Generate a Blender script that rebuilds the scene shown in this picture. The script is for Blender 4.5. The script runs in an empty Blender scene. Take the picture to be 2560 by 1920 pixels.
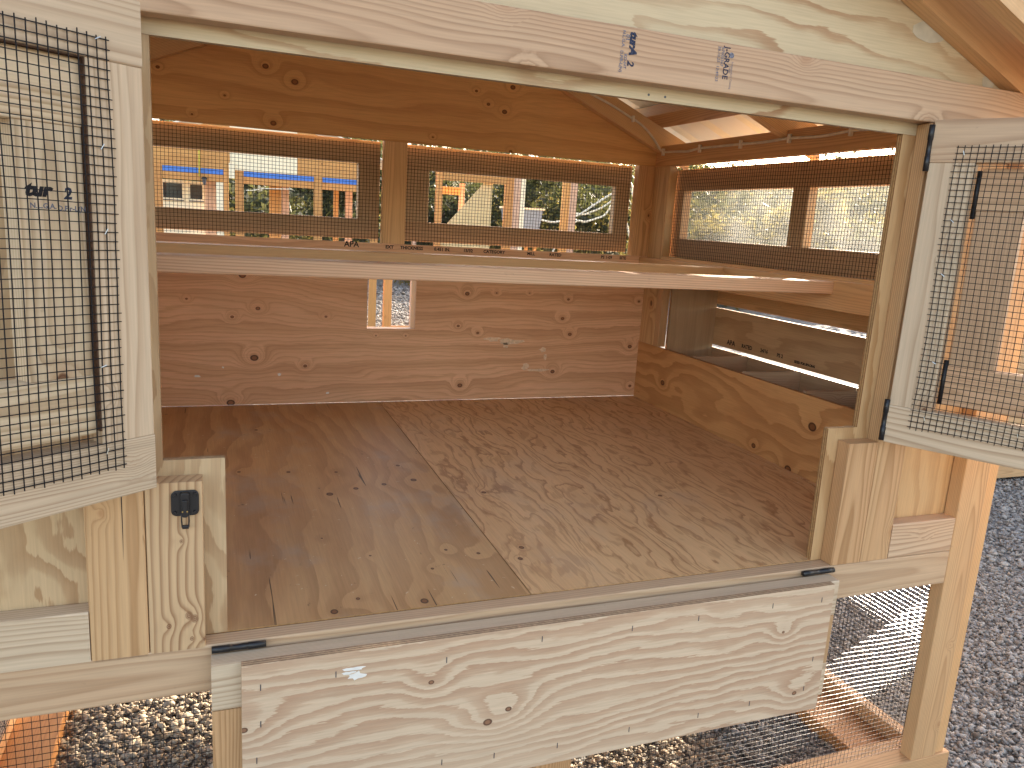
import bpy, bmesh, math, random
import numpy as np
from mathutils import Vector, Matrix

SC = bpy.context.scene
COL = SC.collection
RAD = math.radians
random.seed(7)
rng = np.random.default_rng(11)

# ------------------------------------------------------------------ camera, sky, sun, exposure
cam = bpy.data.cameras.new('camera'); cam_o = bpy.data.objects.new('camera', cam); COL.objects.link(cam_o)
cam.sensor_width = 36.0; cam.lens = 27.144; cam.clip_start = 0.02; cam.clip_end = 600
right = Vector((0.93422896, -0.35146031, 0.06076105))
down = Vector((-0.01600166, -0.21148332, -0.97725061))
fwd = Vector((0.35631475, 0.91200354, -0.20319779))
M = Matrix.Identity(4)
for i in range(3):
    M[i][0] = right[i]; M[i][1] = -down[i]; M[i][2] = -fwd[i]
M[0][3], M[1][3], M[2][3] = 0.0, -1.3206, 0.73
cam_o.matrix_world = M
SC.camera = cam_o

SUN_AZ, SUN_EL = RAD(50), RAD(20.5)          # azimuth from +Y towards +X
world = bpy.data.worlds.new('World'); SC.world = world; world.use_nodes = True
wn = world.node_tree; wn.nodes.clear()
sky = wn.nodes.new('ShaderNodeTexSky'); sky.sky_type = 'NISHITA'; sky.sun_disc = False
sky.sun_elevation = SUN_EL; sky.sun_rotation = SUN_AZ
sky.air_density = 1.0; sky.dust_density = 2.5; sky.ozone_density = 0.3
bg = wn.nodes.new('ShaderNodeBackground'); bg.inputs[1].default_value = 0.15
wo = wn.nodes.new('ShaderNodeOutputWorld')
hs = wn.nodes.new('ShaderNodeHueSaturation'); hs.inputs['Saturation'].default_value = 0.88   # thin high haze greys the blue
wm = wn.nodes.new('ShaderNodeMix'); wm.data_type = 'RGBA'; wm.blend_type = 'MULTIPLY'; wm.inputs[0].default_value = 1.0
wm.inputs[7].default_value = (1.08, 0.985, 0.93, 1)
wn.links.new(sky.outputs[0], hs.inputs['Color']); wn.links.new(hs.outputs[0], wm.inputs[6]); wn.links.new(wm.outputs[2], bg.inputs[0]); wn.links.new(bg.outputs[0], wo.inputs[0])

sl = bpy.data.lights.new('sun', 'SUN'); sl.energy = 5.0; sl.angle = RAD(0.55); sl.color = (1.0, 0.87, 0.70)
so = bpy.data.objects.new('sun', sl); COL.objects.link(so)
sd = Vector((math.sin(SUN_AZ) * math.cos(SUN_EL), math.cos(SUN_AZ) * math.cos(SUN_EL), math.sin(SUN_EL)))
so.rotation_euler = sd.to_track_quat('Z', 'Y').to_euler(); so.location = sd * 40

SC.view_settings.view_transform = 'Standard'; SC.view_settings.look = 'None'
SC.view_settings.gamma = 1.0; SC.view_settings.use_curve_mapping = False
SC.view_settings.exposure = 2.2
SC.render.engine = 'CYCLES'
SC.cycles.max_bounces = 10; SC.cycles.diffuse_bounces = 6; SC.cycles.transparent_max_bounces = 24
SC.cycles.use_denoising = True

# ------------------------------------------------------------------ node helper
class NT:
    def __init__(s, name):
        s.m = bpy.data.materials.new(name); s.m.use_nodes = True
        s.t = s.m.node_tree; s.t.nodes.clear()
        s.out = s.t.nodes.new('ShaderNodeOutputMaterial')
    def n(s, typ): return s.t.nodes.new(typ)
    def put(s, v, sock):
        if isinstance(v, bpy.types.NodeSocket): s.t.links.new(v, sock)
        elif v is not None: sock.default_value = v
    def m_(s, op, a, b=None, c=None, clamp=False):
        x = s.n('ShaderNodeMath'); x.operation = op; x.use_clamp = clamp
        s.put(a, x.inputs[0]); s.put(b, x.inputs[1]); s.put(c, x.inputs[2]); return x.outputs[0]
    def add(s, a, b): return s.m_('ADD', a, b)
    def sub(s, a, b): return s.m_('SUBTRACT', a, b)
    def mul(s, a, b): return s.m_('MULTIPLY', a, b)
    def v_(s, op, a, b=None):
        x = s.n('ShaderNodeVectorMath'); x.operation = op
        s.put(a, x.inputs[0]); s.put(b, x.inputs[1])
        return x.outputs['Value'] if op in ('LENGTH', 'DISTANCE', 'DOT_PRODUCT') else x.outputs[0]
    def xyz(s, a, b, c):
        x = s.n('ShaderNodeCombineXYZ'); s.put(a, x.inputs[0]); s.put(b, x.inputs[1]); s.put(c, x.inputs[2]); return x.outputs[0]
    def sep(s, v):
        x = s.n('ShaderNodeSeparateXYZ'); s.put(v, x.inputs[0]); return x.outputs
    def noise(s, v, scale=1.0, detail=2.0, rough=0.5):
        x = s.n('ShaderNodeTexNoise'); s.put(v, x.inputs['Vector'])
        x.inputs['Scale'].default_value = scale; x.inputs['Detail'].default_value = detail
        x.inputs['Roughness'].default_value = rough; return x.outputs[0]
    def ramp(s, f, stops, interp='LINEAR'):
        x = s.n('ShaderNodeValToRGB'); s.put(f, x.inputs[0]); cr = x.color_ramp; cr.interpolation = interp
        while len(cr.elements) < len(stops): cr.elements.new(0.5)
        for e, (p, c) in zip(cr.elements, stops):
            e.position = p; e.color = (c, c, c, 1) if not isinstance(c, tuple) else (*c, 1)
        return x.outputs[0]
    def smooth(s, v, a, b, lo=0.0, hi=1.0):
        x = s.n('ShaderNodeMapRange'); x.interpolation_type = 'SMOOTHSTEP'
        s.put(v, x.inputs[0])
        for i, k in enumerate((a, b, lo, hi)): s.put(k, x.inputs[i + 1])
        return x.outputs[0]
    def mix(s, f, a, b, mode='MIX'):
        x = s.n('ShaderNodeMix'); x.data_type = 'RGBA'; x.blend_type = mode
        s.put(f, x.inputs[0])
        for v, k in ((a, 6), (b, 7)):
            if isinstance(v, tuple): v = (*v[:3], 1)
            s.put(v, x.inputs[k])
        return x.outputs[2]
    def obj(s):
        x = s.n('ShaderNodeTexCoord'); return x.outputs['Object']
    def rnd(s):
        x = s.n('ShaderNodeObjectInfo'); return x.outputs['Random']
    def bsdf(s, color, rough=0.5, spec=0.5, normal=None, metallic=0.0):
        b = s.n('ShaderNodeBsdfPrincipled')
        if isinstance(color, tuple): color = (*color[:3], 1)
        s.put(color, b.inputs['Base Color']); s.put(rough, b.inputs['Roughness'])
        s.put(spec, b.inputs['Specular IOR Level']); s.put(metallic, b.inputs['Metallic'])
        if normal is not None: s.put(normal, b.inputs['Normal'])
        s.b = b
        return b.outputs[0]
    def bump(s, h, strength=0.2, dist=0.001):
        x = s.n('ShaderNodeBump'); x.inputs['Strength'].default_value = strength
        x.inputs['Distance'].default_value = dist; s.put(h, x.inputs['Height']); return x.outputs[0]
    def done(s, shader):
        s.t.links.new(shader, s.out.inputs[0]); return s.m

def lin(r, g, b):
    f = lambda c: (c / 255 / 12.92) if c <= 10 else ((c / 255 + 0.055) / 1.055) ** 2.4
    return (f(r), f(g), f(b))

# ------------------------------------------------------------------ wood
def fir(name, light, dark, strength=0.7, knots=0.5, spacing=0.0042, rough=0.55, red=0.35, xk=(), pith=None):
    """sawn softwood: growth rings round a pith outside the board, knots, fibre"""
    t = NT(name); co = t.obj(); r = t.rnd()
    off = t.xyz(t.mul(r, 37.1), t.mul(r, 11.3), t.mul(r, 71.7))
    X, Y, Z = t.sep(co)
    cw = t.v_('ADD', t.v_('MULTIPLY', co, (0.8, 3.5, 3.5)), off)
    w1 = t.sub(t.noise(cw, 1.0, 3), 0.5)
    w2 = t.sub(t.noise(t.v_('ADD', t.v_('MULTIPLY', co, (5.0, 16.0, 16.0)), off), 1.0, 2), 0.5)
    fr = lambda k: t.m_('FRACT', t.mul(r, k))
    y0 = t.mul(t.sub(fr(17.3), 0.5), 0.10)
    z0 = t.sub(t.mul(fr(29.9), -0.10), 0.028)
    if pith: y0, z0 = pith
    # knots
    kc = t.v_('ADD', t.v_('MULTIPLY', co, (3.2, 10.0, 10.0)), off)
    vo = t.n('ShaderNodeTexVoronoi'); vo.voronoi_dimensions = '3D'; vo.inputs['Scale'].default_value = 1.0
    t.put(kc, vo.inputs['Vector'])
    dl = t.v_('MULTIPLY', t.v_('SUBTRACT', kc, vo.outputs['Position']), (0.3125, 0.1, 0.1))
    dx, dy, dz_ = t.sep(dl)
    wob = t.mul(t.sub(t.noise(t.v_('ADD', co, off), 90, 2), 0.5), 0.006)
    d = t.add(t.m_('SQRT', t.add(t.mul(t.mul(dx, dx), 0.55), t.add(t.mul(dy, dy), t.mul(t.mul(dz_, dz_), 0.10)))), wob)
    cr, cg, cb = t.sep(vo.outputs['Color'])
    on = t.m_('GREATER_THAN', cr, 1.0 - knots)
    R = t.mul(on, t.add(0.0028, t.mul(t.mul(cg, cg), 0.0085)))
    pull = t.mul(on, t.m_('POWER', 2.718, t.mul(-1.0, t.m_('POWER', t.m_('DIVIDE', d, t.add(t.mul(R, 2.6), 0.003)), 2.0))))
    kxm = None
    for (kx, ky, kr) in xk:
        ex, ey = t.sub(X, kx), t.sub(Y, ky)
        e = t.add(t.m_('SQRT', t.add(t.mul(t.mul(ex, ex), 0.6), t.mul(ey, ey))), t.mul(wob, 0.5))
        pull = t.add(pull, t.mul(0.8, t.m_('POWER', 2.718, t.mul(-1.0, t.m_('POWER', t.m_('DIVIDE', e, kr * 3.2), 2.0)))))
        mk1 = t.smooth(t.m_('DIVIDE', e, kr), 0.8, 1.15, 1.0, 0.0)
        mk1 = t.mul(mk1, t.add(0.65, t.mul(t.m_('SINE', t.mul(e, 2600.0)), 0.35)))
        kxm = mk1 if kxm is None else t.m_('MAXIMUM', kxm, mk1)
    yy = t.add(t.sub(Y, y0), t.add(t.mul(w1, 0.05), t.mul(w2, 0.006)))
    zz = t.add(t.sub(Z, z0), t.mul(w1, 0.03))
    rad = t.add(t.m_('SQRT', t.add(t.mul(yy, yy), t.mul(zz, zz))), t.mul(X, 0.010))
    rad = t.add(rad, t.mul(pull, 0.014))
    ph = t.m_('DIVIDE', rad, t.mul(spacing, t.add(0.75, t.mul(fr(7.7), 0.7))))
    f = t.m_('FRACT', ph)
    lw = t.ramp(f, [(0.0, 0.25), (0.10, 0.0), (0.5, 0.10), (0.80, 0.75), (0.93, 1.0), (1.0, 0.25)])
    fade = t.smooth(t.noise(t.v_('ADD', t.v_('MULTIPLY', co, (1.5, 9, 9)), off), 1.0, 2), 0.25, 0.7, 0.5, 1.0)
    g = t.mul(t.mul(lw, strength), fade)
    fib = t.noise(t.v_('ADD', t.v_('MULTIPLY', co, (9, 280, 280)), off), 1.0, 2)
    tone = t.noise(t.v_('ADD', t.v_('MULTIPLY', co, (1.1, 5, 5)), t.v_('SCALE', off)), 1.0, 3) if False else t.noise(t.v_('ADD', t.v_('MULTIPLY', co, (1.1, 6, 6)), off), 1.3, 3)
    pink = (light[0] * 0.95, light[1] * 0.82, light[2] * 0.76)
    base = t.mix(t.mul(t.smooth(t.add(t.mul(tone, 0.7), t.mul(fr(3.3), 0.4)), 0.35, 0.75), red * 2), light, pink)
    c = t.mix(g, base, dark)
    c = t.mix(1.0, c, t.ramp(fib, [(0.25, 0.90), (0.75, 1.06)]), 'MULTIPLY')
    vb = t.add(0.86, t.mul(fr(53.1), 0.24))
    c = t.mix(1.0, c, t.xyz(vb, vb, vb), 'MULTIPLY')
    # knot colour
    ring = t.m_('SINE', t.mul(d, 2400.0))
    kd = t.mix(t.smooth(ring, -1, 1, 0.0, 0.6), (0.20, 0.095, 0.045), (0.11, 0.045, 0.022))
    km = t.mul(on, t.smooth(t.m_('DIVIDE', d, t.m_('MAXIMUM', R, 0.0005)), 0.75, 1.1, 1.0, 0.0))
    halo = t.mul(on, t.smooth(t.m_('DIVIDE', d, t.m_('MAXIMUM', R, 0.0005)), 1.0, 3.2, 0.45, 0.0))
    c = t.mix(halo, c, (light[0] * 0.62, light[1] * 0.42, light[2] * 0.30))
    c = t.mix(km, c, kd)
    if kxm is not None: c = t.mix(kxm, c, (0.17, 0.07, 0.032))
    # small handling marks
    mk = t.smooth(t.noise(t.v_('ADD', t.v_('MULTIPLY', co, (20, 34, 34)), off), 1.0, 4, 0.65), 0.66, 0.76, 0.0, 0.22)
    c = t.mix(mk, c, (0.14, 0.10, 0.075))
    h = t.add(t.mul(fib, 0.6), t.mul(lw, 0.5))
    return t.done(t.bsdf(c, t.add(rough, t.mul(t.sub(fib, 0.5), 0.12)), 0.35, t.bump(h, 0.25, 0.0008)))

def ply(name, light, dark, B=16.0, A=2.2, sx=1.0, sy=4.0, ragged=0.2, strength=0.8, knots=(), rough=0.55, spec=0.35,
        seed=0.0, blotch=0.3, streak=0.0, fine=0.0, band=0.5, vknots=0.0, knot_dark=(0.045, 0.018, 0.010), dirt=0.0,
        checks=0.0, kpull=1.6, T=0.015, kspread=3.4):
    """rotary-cut veneer: contour bands of a slowly varying field, football knots, edge shows the plies"""
    t = NT(name); co = t.obj(); off = (seed * 3.1, seed * 7.7, seed * 1.3)
    X, Y, Z = t.sep(co)
    p = t.v_('ADD', t.xyz(X, Y, 0.0), off)
    dwx = t.mul(t.sub(t.noise(t.v_('MULTIPLY', p, (2.2, 3.5, 1)), 1.0, 1), 0.5), 0.35)
    n1 = t.sub(t.noise(t.v_('MULTIPLY', t.v_('ADD', p, t.xyz(dwx, t.mul(dwx, 0.25), 0.0)), (sx, sy, 1)), 1.0, 2.6, 0.5), 0.5)
    n2 = t.sub(t.noise(t.v_('MULTIPLY', p, (sx * 5, sy * 3, 1)), 1.0, 2), 0.5)
    rg = t.sub(t.noise(t.v_('MULTIPLY', p, (18, 230, 1)), 1.0, 3, 0.7), 0.5)
    fld = t.add(t.add(t.mul(Y, B), t.mul(n1, A * 2)), t.mul(n2, A * 0.28))
    kmask = None; kring = None
    for (kx, ky, kr) in knots:
        ddx = t.sub(X, kx); ddy = t.sub(Y, ky)
        d2 = t.add(t.mul(t.mul(ddx, ddx), 0.6), t.mul(ddy, ddy))
        g = t.m_('POWER', 2.718, t.mul(d2, -1.0 / (kr * kspread) ** 2))
        fld = t.add(fld, t.mul(g, kpull))
        d = t.m_('DIVIDE', t.m_('SQRT', d2), kr)
        d = t.add(d, t.mul(n2, 0.5))
        mk = t.smooth(d, 0.85, 1.15, 1.0, 0.0)
        rgk = t.mul(t.smooth(d, 0.45, 0.85, 0.25, 1.0), mk)
        kmask = mk if kmask is None else t.m_('MAXIMUM', kmask, mk)
        kring = rgk if kring is None else t.m_('MAXIMUM', kring, rgk)
    if vknots > 0:
        kc = t.v_('MULTIPLY', p, (4.0, 7.0, 0))
        vo = t.n('ShaderNodeTexVoronoi'); vo.voronoi_dimensions = '2D'; vo.inputs['Scale'].default_value = 1.0
        t.put(kc, vo.inputs['Vector'])
        dl = t.v_('MULTIPLY', t.v_('SUBTRACT', kc, vo.outputs['Position']), (0.25, 0.143, 0))
        ddx, ddy, _ = t.sep(dl); cr, cg, cb = t.sep(vo.outputs['Color'])
        on = t.m_('GREATER_THAN', cr, 1 - vknots)
        R = t.mul(on, t.add(0.0022, t.mul(cg, 0.006)))
        d2 = t.add(t.mul(t.mul(ddx, ddx), 0.6), t.mul(ddy, ddy))
        g = t.mul(on, t.m_('POWER', 2.718, t.mul(d2, -1 / 0.022 ** 2)))
        fld = t.add(fld, t.mul(g, kpull * 0.7))
        d = t.m_('DIVIDE', t.m_('SQRT', d2), t.m_('MAXIMUM', R, 0.0004))
        mk = t.mul(on, t.smooth(d, 0.8, 1.2, 1.0, 0.0)); rgk = t.mul(t.smooth(d, 0.4, 0.85, 0.35, 1.0), mk)
        kmask = mk if kmask is None else t.m_('MAXIMUM', kmask, mk)
        kring = rgk if kring is None else t.m_('MAXIMUM', kring, rgk)
    f = t.m_('FRACT', t.add(fld, t.mul(rg, ragged)))
    b0 = band
    lw = t.ramp(f, [(0.0, 0.9), (0.035, 0.0), (max(b0 - 0.10, 0.08), 0.06), (b0 + 0.06, 0.62), (0.86, 0.86), (0.975, 1.0), (1.0, 0.9)])
    fadeb = t.smooth(t.noise(t.v_('MULTIPLY', p, (1.3, 3, 1)), 1.0, 2), 0.3, 0.65, 0.45, 1.0)
    g = t.mul(t.mul(lw, strength), fadeb)
    bl = t.noise(t.v_('MULTIPLY', p, (1.6, 5, 1)), 1.0, 4, 0.6)
    base = t.mix(t.mul(t.smooth(bl, 0.35, 0.7), blotch), light, (light[0] * 0.72, light[1] * 0.58, light[2] * 0.48))
    c = t.mix(g, base, dark)
    if fine > 0:
        fl = t.m_('FRACT', t.add(t.mul(fld, 4.7), t.mul(rg, 0.5)))
        fl = t.ramp(fl, [(0.0, 0.6), (0.08, 0.0), (0.6, 0.1), (0.93, 1.0), (1.0, 0.6)])
        c = t.mix(t.mul(fl, fine), c, dark)
    if streak > 0:
        sn = t.noise(t.v_('MULTIPLY', t.xyz(t.add(X, t.mul(n1, 0.10)), t.add(Y, t.mul(n1, 0.16)), 0.0), (9, 60, 1)), 1.0, 2, 0.5)
        sm = t.smooth(sn, 0.54, 0.60, 0.0, streak)
        c = t.mix(sm, c, dark)
    fib = t.noise(t.v_('MULTIPLY', p, (10, 300, 1)), 1.0, 2)
    c = t.mix(1.0, c, t.ramp(fib, [(0.25, 0.90), (0.75, 1.07)]), 'MULTIPLY')
    if dirt > 0:
        dn = t.noise(t.v_('MULTIPLY', p, (3.5, 4.5, 1)), 1.0, 5, 0.62)
        c = t.mix(t.smooth(dn, 0.52, 0.72, 0.0, dirt), c, (0.38, 0.31, 0.235))
        dn2 = t.noise(t.v_('MULTIPLY', p, (26, 30, 1)), 1.0, 4, 0.7)
        c = t.mix(t.smooth(dn2, 0.66, 0.74, 0.0, dirt), c, (0.05, 0.03, 0.02))
    if checks > 0:
        ck = t.noise(t.v_('MULTIPLY', p, (3.2, 95, 1)), 1.0, 1)
        ckm = t.smooth(ck, 0.735, 0.75, 0.0, checks)
        ckm = t.mul(ckm, t.smooth(t.noise(p, 2.2, 1), 0.5, 0.6))
        c = t.mix(ckm, c, (0.025, 0.012, 0.006))
    if kmask is not None:
        c = t.mix(kmask, c, (dark[0] * 0.75, dark[1] * 0.62, dark[2] * 0.55))
        c = t.mix(t.mul(kring, 0.9), c, knot_dark)
    # edge plies
    ge = t.n('ShaderNodeNewGeometry'); vt = t.n('ShaderNodeVectorTransform')
    vt.vector_type = 'NORMAL'; vt.convert_from = 'WORLD'; vt.convert_to = 'OBJECT'
    t.put(ge.outputs['True Normal'], vt.inputs[0])
    nz = t.m_('ABSOLUTE', t.sep(vt.outputs[0])[2])
    edge = t.m_('LESS_THAN', nz, 0.5)
    st = t.smooth(t.m_('SINE', t.mul(t.add(Z, T / 2), 2 * math.pi * 2.5 / T)), -0.25, 0.25)
    ec = t.mix(st, (light[0] * 0.85, light[1] * 0.80, light[2] * 0.72), (light[0] * 0.5, light[1] * 0.40, light[2] * 0.32))
    ec = t.mix(1.0, ec, t.ramp(t.noise(co, 160, 3), [(0.3, 0.7), (0.7, 1.1)]), 'MULTIPLY')
    c = t.mix(edge, c, ec)
    rr = t.add(rough, t.mul(t.sub(bl, 0.5), 0.18))
    return t.done(t.bsdf(c, rr, spec, t.bump(t.add(fib, t.mul(lw, 0.4)), 0.15, 0.0006)))

PALE, PALED = (0.56, 0.40, 0.258), (0.30, 0.165, 0.085)
M_FIR = fir('fir_pale', PALE, PALED, 0.75, 0.36)
M_FIR_Y = fir('fir_yellow', (0.59, 0.375, 0.19), (0.33, 0.165, 0.062), 0.78, 0.60)
M_FIR_W = fir('fir_white', (0.61, 0.485, 0.335), (0.35, 0.22, 0.125), 0.75, 0.36, red=0.15)
M_FIR_L = fir('fir_bright', (0.72, 0.575, 0.385), (0.40, 0.25, 0.125), 0.8, 0.5, red=0.1)
M_FIR_T = fir('fir_tan', (0.63, 0.44, 0.27), (0.41, 0.24, 0.125), 0.7, 0.35)
M_RAFT = fir('fir_orange', (0.76, 0.49, 0.245), (0.55, 0.30, 0.125), 0.5, 0.3, 0.007)
M_FIR_D = fir('fir_stained', (0.50, 0.25, 0.085), (0.33, 0.14, 0.042), 0.6, 0.3)
M_ROOST = fir('fir_roost', (0.64, 0.44, 0.285), (0.36, 0.185, 0.09), 0.75, 0.12)
M_FIR_IN = fir('fir_interior', (0.68, 0.43, 0.205), (0.40, 0.19, 0.07), 0.7, 0.42)
M_FIR_B = fir('fir_coarse', (0.56, 0.385, 0.215), (0.27, 0.135, 0.06), 1.0, 0.0, 0.0105, red=0.1, pith=(0.17, -0.05), xk=[(z - 0.126, x + 0.0705, r) for x, z, r in ((-.052, .038, .0058), (-.043, .031, .0058), (-.084, .022, .004), (-.048, -.006, .0032), (-.028, -.010, .003), (-.061, .175, .003))])

def plain(name, col, rough=0.5, spec=0.4, metallic=0.0, var=0.12, scale=40):
    t = NT(name); n = t.noise(t.obj(), scale, 3)
    v = t.ramp(n, [(0.3, 1 - var), (0.7, 1 + var)])
    return t.done(t.bsdf(t.mix(1.0, (*col, 1), v, 'MULTIPLY'), rough, spec, None, metallic))
M_BLACK = plain('black_coated_steel', (0.010, 0.010, 0.012), 0.38, 0.5)
M_WIRE = plain('black_vinyl_wire', (0.005, 0.005, 0.008), 0.55, 0.25)
M_WIRE_G = plain('dark_galvanised_wire', (0.05, 0.05, 0.055), 0.26, 0.8, 0.6)
M_STEEL = plain('staple_steel', (0.62, 0.64, 0.62), 0.3, 0.5, 0.9)
M_STAPLE_D = plain('grey_staple', (0.10, 0.10, 0.11), 0.4, 0.5, 0.5)
M_INK = plain('blue_black_ink', (0.035, 0.042, 0.075), 0.7, 0.2, 0, 0.5, 260)
M_INK_L = plain('faded_ink', (0.17, 0.17, 0.21), 0.7, 0.2, 0, 0.5, 300)
M_INK_K = plain('black_ink', (0.02, 0.018, 0.02), 0.7, 0.2, 0, 0.5, 300)
M_CABLE = plain('cream_cable_sheath', (0.66, 0.58, 0.44), 0.4, 0.4)
M_CLIP = plain('white_plastic_clip', (0.72, 0.64, 0.50), 0.35, 0.45)
M_ROOF = plain('pale_metal_sheet', (0.80, 0.78, 0.66), 0.4, 0.5, 0.0, 0.05, 6)
M_FILL = plain('filler_putty', (0.74, 0.56, 0.38), 0.7, 0.2, 0, 0.15, 120)
M_WHITE = plain('white_paint_smear', (0.78, 0.76, 0.70), 0.6, 0.3, 0, 0.08, 60)
M_PLUG = plain('veneer_plug', (0.55, 0.50, 0.39), 0.6, 0.3, 0, 0.12, 30)
M_BLUE = plain('blue_trim', (0.07, 0.20, 0.62), 0.5, 0.4)
M_YELLOW = plain('yellow_strap', (0.62, 0.50, 0.10), 0.7, 0.2)
M_CREAM = plain('cream_sun_patch', (0.90, 0.82, 0.60), 0.7, 0.2, 0, 0.05, 8)
M_PINK = plain('pinkish_board', (0.60, 0.40, 0.28), 0.7, 0.2, 0, 0.12, 9)
M_GAP_SHADE = plain('dark_brown_gap_shade', (0.085, 0.046, 0.028), 0.8, 0.2, 0, 0.3, 200)  # dark tone standing in for shade in the left door's sash gap
M_HOSE = plain('pale_poly_pipe', (0.78, 0.74, 0.60), 0.45, 0.4)
M_DKGLASS = plain('dark_window_glass', (0.03, 0.04, 0.045), 0.08, 0.6)

# ------------------------------------------------------------------ object helpers
AX = {'x': Vector((1, 0, 0)), 'y': Vector((0, 1, 0)), 'z': Vector((0, 0, 1))}
MESH_CACHE = {}

def empty(name, loc, parent=None, rotz=0.0, size=0.1):
    o = bpy.data.objects.new(name, None); COL.objects.link(o); o.empty_display_size = size
    o.location = loc; o.rotation_euler = (0, 0, rotz)
    if parent: o.parent = parent; o.location = Vector(loc) - OFF.get(parent.name, Vector((0, 0, 0)))
    return o
OFF = {}
def tag(o, label=None, cat=None, group=None, kind=None):
    if label: o['label'] = label
    if cat: o['category'] = cat
    if group: o['group'] = group
    if kind: o['kind'] = kind
    return o
def link(name, me, parent=None, loc=(0, 0, 0), rot=None, mat=None):
    o = bpy.data.objects.new(name, me); COL.objects.link(o)
    o.location = loc
    if rot is not None: o.rotation_mode = 'QUATERNION'; o.rotation_quaternion = rot
    if parent:
        o.parent = parent
        o.location = Vector(loc) - OFF.get(parent.name, Vector((0, 0, 0)))
    if mat is not None:
        if not me.materials: me.materials.append(mat)
        elif me.materials[0] != mat:
            o.material_slots[0].link = 'OBJECT'; o.material_slots[0].material = mat
    return o

def frame(lo, hi, grain):
    d = [hi[i] - lo[i] for i in range(3)]
    names = 'xyz'; L = grain
    rest = sorted([a for a in names if a != L], key=lambda a: -d[names.index(a)])
    W, T = rest
    lx, wy = AX[L], AX[W]; tz = lx.cross(wy)
    R = Matrix((lx, wy, tz)).transposed()
    return R, d[names.index(L)], d[names.index(W)], d[names.index(T)]

def box_mesh(L, W, T, bev):
    key = (round(L, 4), round(W, 4), round(T, 4), bev)
    if key in MESH_CACHE: return MESH_CACHE[key].copy() if False else MESH_CACHE[key]
    bm = bmesh.new(); bmesh.ops.create_cube(bm, size=1.0)
    for v in bm.verts: v.co = Vector((v.co.x * L, v.co.y * W, v.co.z * T))
    if bev > 0:
        es = [e for e in bm.edges if abs((e.verts[0].co - e.verts[1].co).x) > L * 0.5]
        oth = [e for e in bm.edges if e not in es]
        bmesh.ops.bevel(bm, geom=es, offset=min(bev, T * 0.3), segments=2, affect='EDGES', profile=0.5)
    me = bpy.data.meshes.new('board'); bm.to_mesh(me); bm.free()
    MESH_CACHE[key] = me
    return me

def box(name, x0, x1, y0, y1, z0, z1, grain, mat, parent, bev=0.0028):
    lo = (min(x0, x1), min(y0, y1), min(z0, z1)); hi = (max(x0, x1), max(y0, y1), max(z0, z1))
    R, L, W, T = frame(lo, hi, grain)
    me = box_mesh(L, W, T, bev)
    c = [(lo[i] + hi[i]) / 2 for i in range(3)]
    o = link(name, me, parent, c, R.to_quaternion(), None)
    if not me.materials: me.materials.append(mat)
    if me.materials[0] != mat:
        o.material_slots[0].link = 'OBJECT'; o.material_slots[0].material = mat
    return o

def w2l(lo, hi, grain, pts):
    """world points (x,y,z,r) -> panel local (x,y,r)"""
    R, L, W, T = frame(lo, hi, grain); c = Vector([(lo[i] + hi[i]) / 2 for i in range(3)])
    out = []
    for (x, y, z, r) in pts:
        l = R.transposed() @ (Vector((x, y, z)) - c); out.append((l.x, l.y, r))
    return out

def prism(name, pts, axis, t0, t1, grain, mat, parent, widax=None):
    """polygon pts in the plane normal to axis, extruded t0..t1; local X along grain"""
    names = 'xyz'
    oth = [a for a in names if a != axis]
    P3 = []
    for (u, v) in pts:
        p = {oth[0]: u, oth[1]: v}
        P3.append(p)
    wax = [a for a in oth if a != grain][0]
    lx, wy = AX[grain], AX[wax]; tz = lx.cross(wy); R = Matrix((lx, wy, tz)).transposed()
    cs = {a: (min(p[a] for p in P3) + max(p[a] for p in P3)) / 2 for a in oth}; cs[axis] = (t0 + t1) / 2
    c = Vector((cs['x'], cs['y'], cs['z']))
    bm = bmesh.new(); ring0, ring1 = [], []
    for p in P3:
        for ring, t in ((ring0, t0), (ring1, t1)):
            q = dict(p); q[axis] = t
            ring.append(bm.verts.new(R.transposed() @ (Vector((q['x'], q['y'], q['z'])) - c)))
    bm.faces.new(ring0); bm.faces.new(ring1)
    n = len(pts)
    for i in range(n): bm.faces.new((ring0[i], ring0[(i + 1) % n], ring1[(i + 1) % n], ring1[i]))
    bmesh.ops.recalc_face_normals(bm, faces=bm.faces[:])
    me = bpy.data.meshes.new(name); bm.to_mesh(me); bm.free(); me.materials.append(mat)
    return link(name, me, parent, c, R.to_quaternion())

def mesh_from(name, V, F, mat, parent=None, smooth=False, loc=(0, 0, 0)):
    me = bpy.data.meshes.new(name); me.from_pydata([tuple(v) for v in V], [], F); me.update()
    me.materials.append(mat)
    if smooth: me.polygons.foreach_set('use_smooth', [True] * len(me.polygons))
    return link(name, me, parent, loc)

def tube_data(path, r, n=6, V=None, F=None, cap=True):
    V = [] if V is None else V; F = [] if F is None else F
    path = [Vector(p) for p in path]; base = len(V)
    up = None
    for i, p in enumerate(path):
        d = (path[min(i + 1, len(path) - 1)] - path[max(i - 1, 0)]).normalized()
        if up is None:
            a = Vector((0, 0, 1)) if abs(d.z) < 0.9 else Vector((1, 0, 0)); up = (a - d * a.dot(d)).normalized()
        else: up = (up - d * up.dot(d)).normalized()
        s = d.cross(up)
        rr = r[i] if isinstance(r, (list, tuple)) else r
        for k in range(n):
            a = 2 * math.pi * (k + 0.5) / n
            V.append(p + up * (rr * math.cos(a)) + s * (rr * math.sin(a)))
    for i in range(len(path) - 1):
        for k in range(n):
            a = base + i * n + k; b = base + i * n + (k + 1) % n
            F.append((a, b, b + n, a + n))
    if cap:
        F.append(tuple(base + k for k in range(n))[::-1]); F.append(tuple(base + (len(path) - 1) * n + k for k in range(n)))
    return V, F
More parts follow.
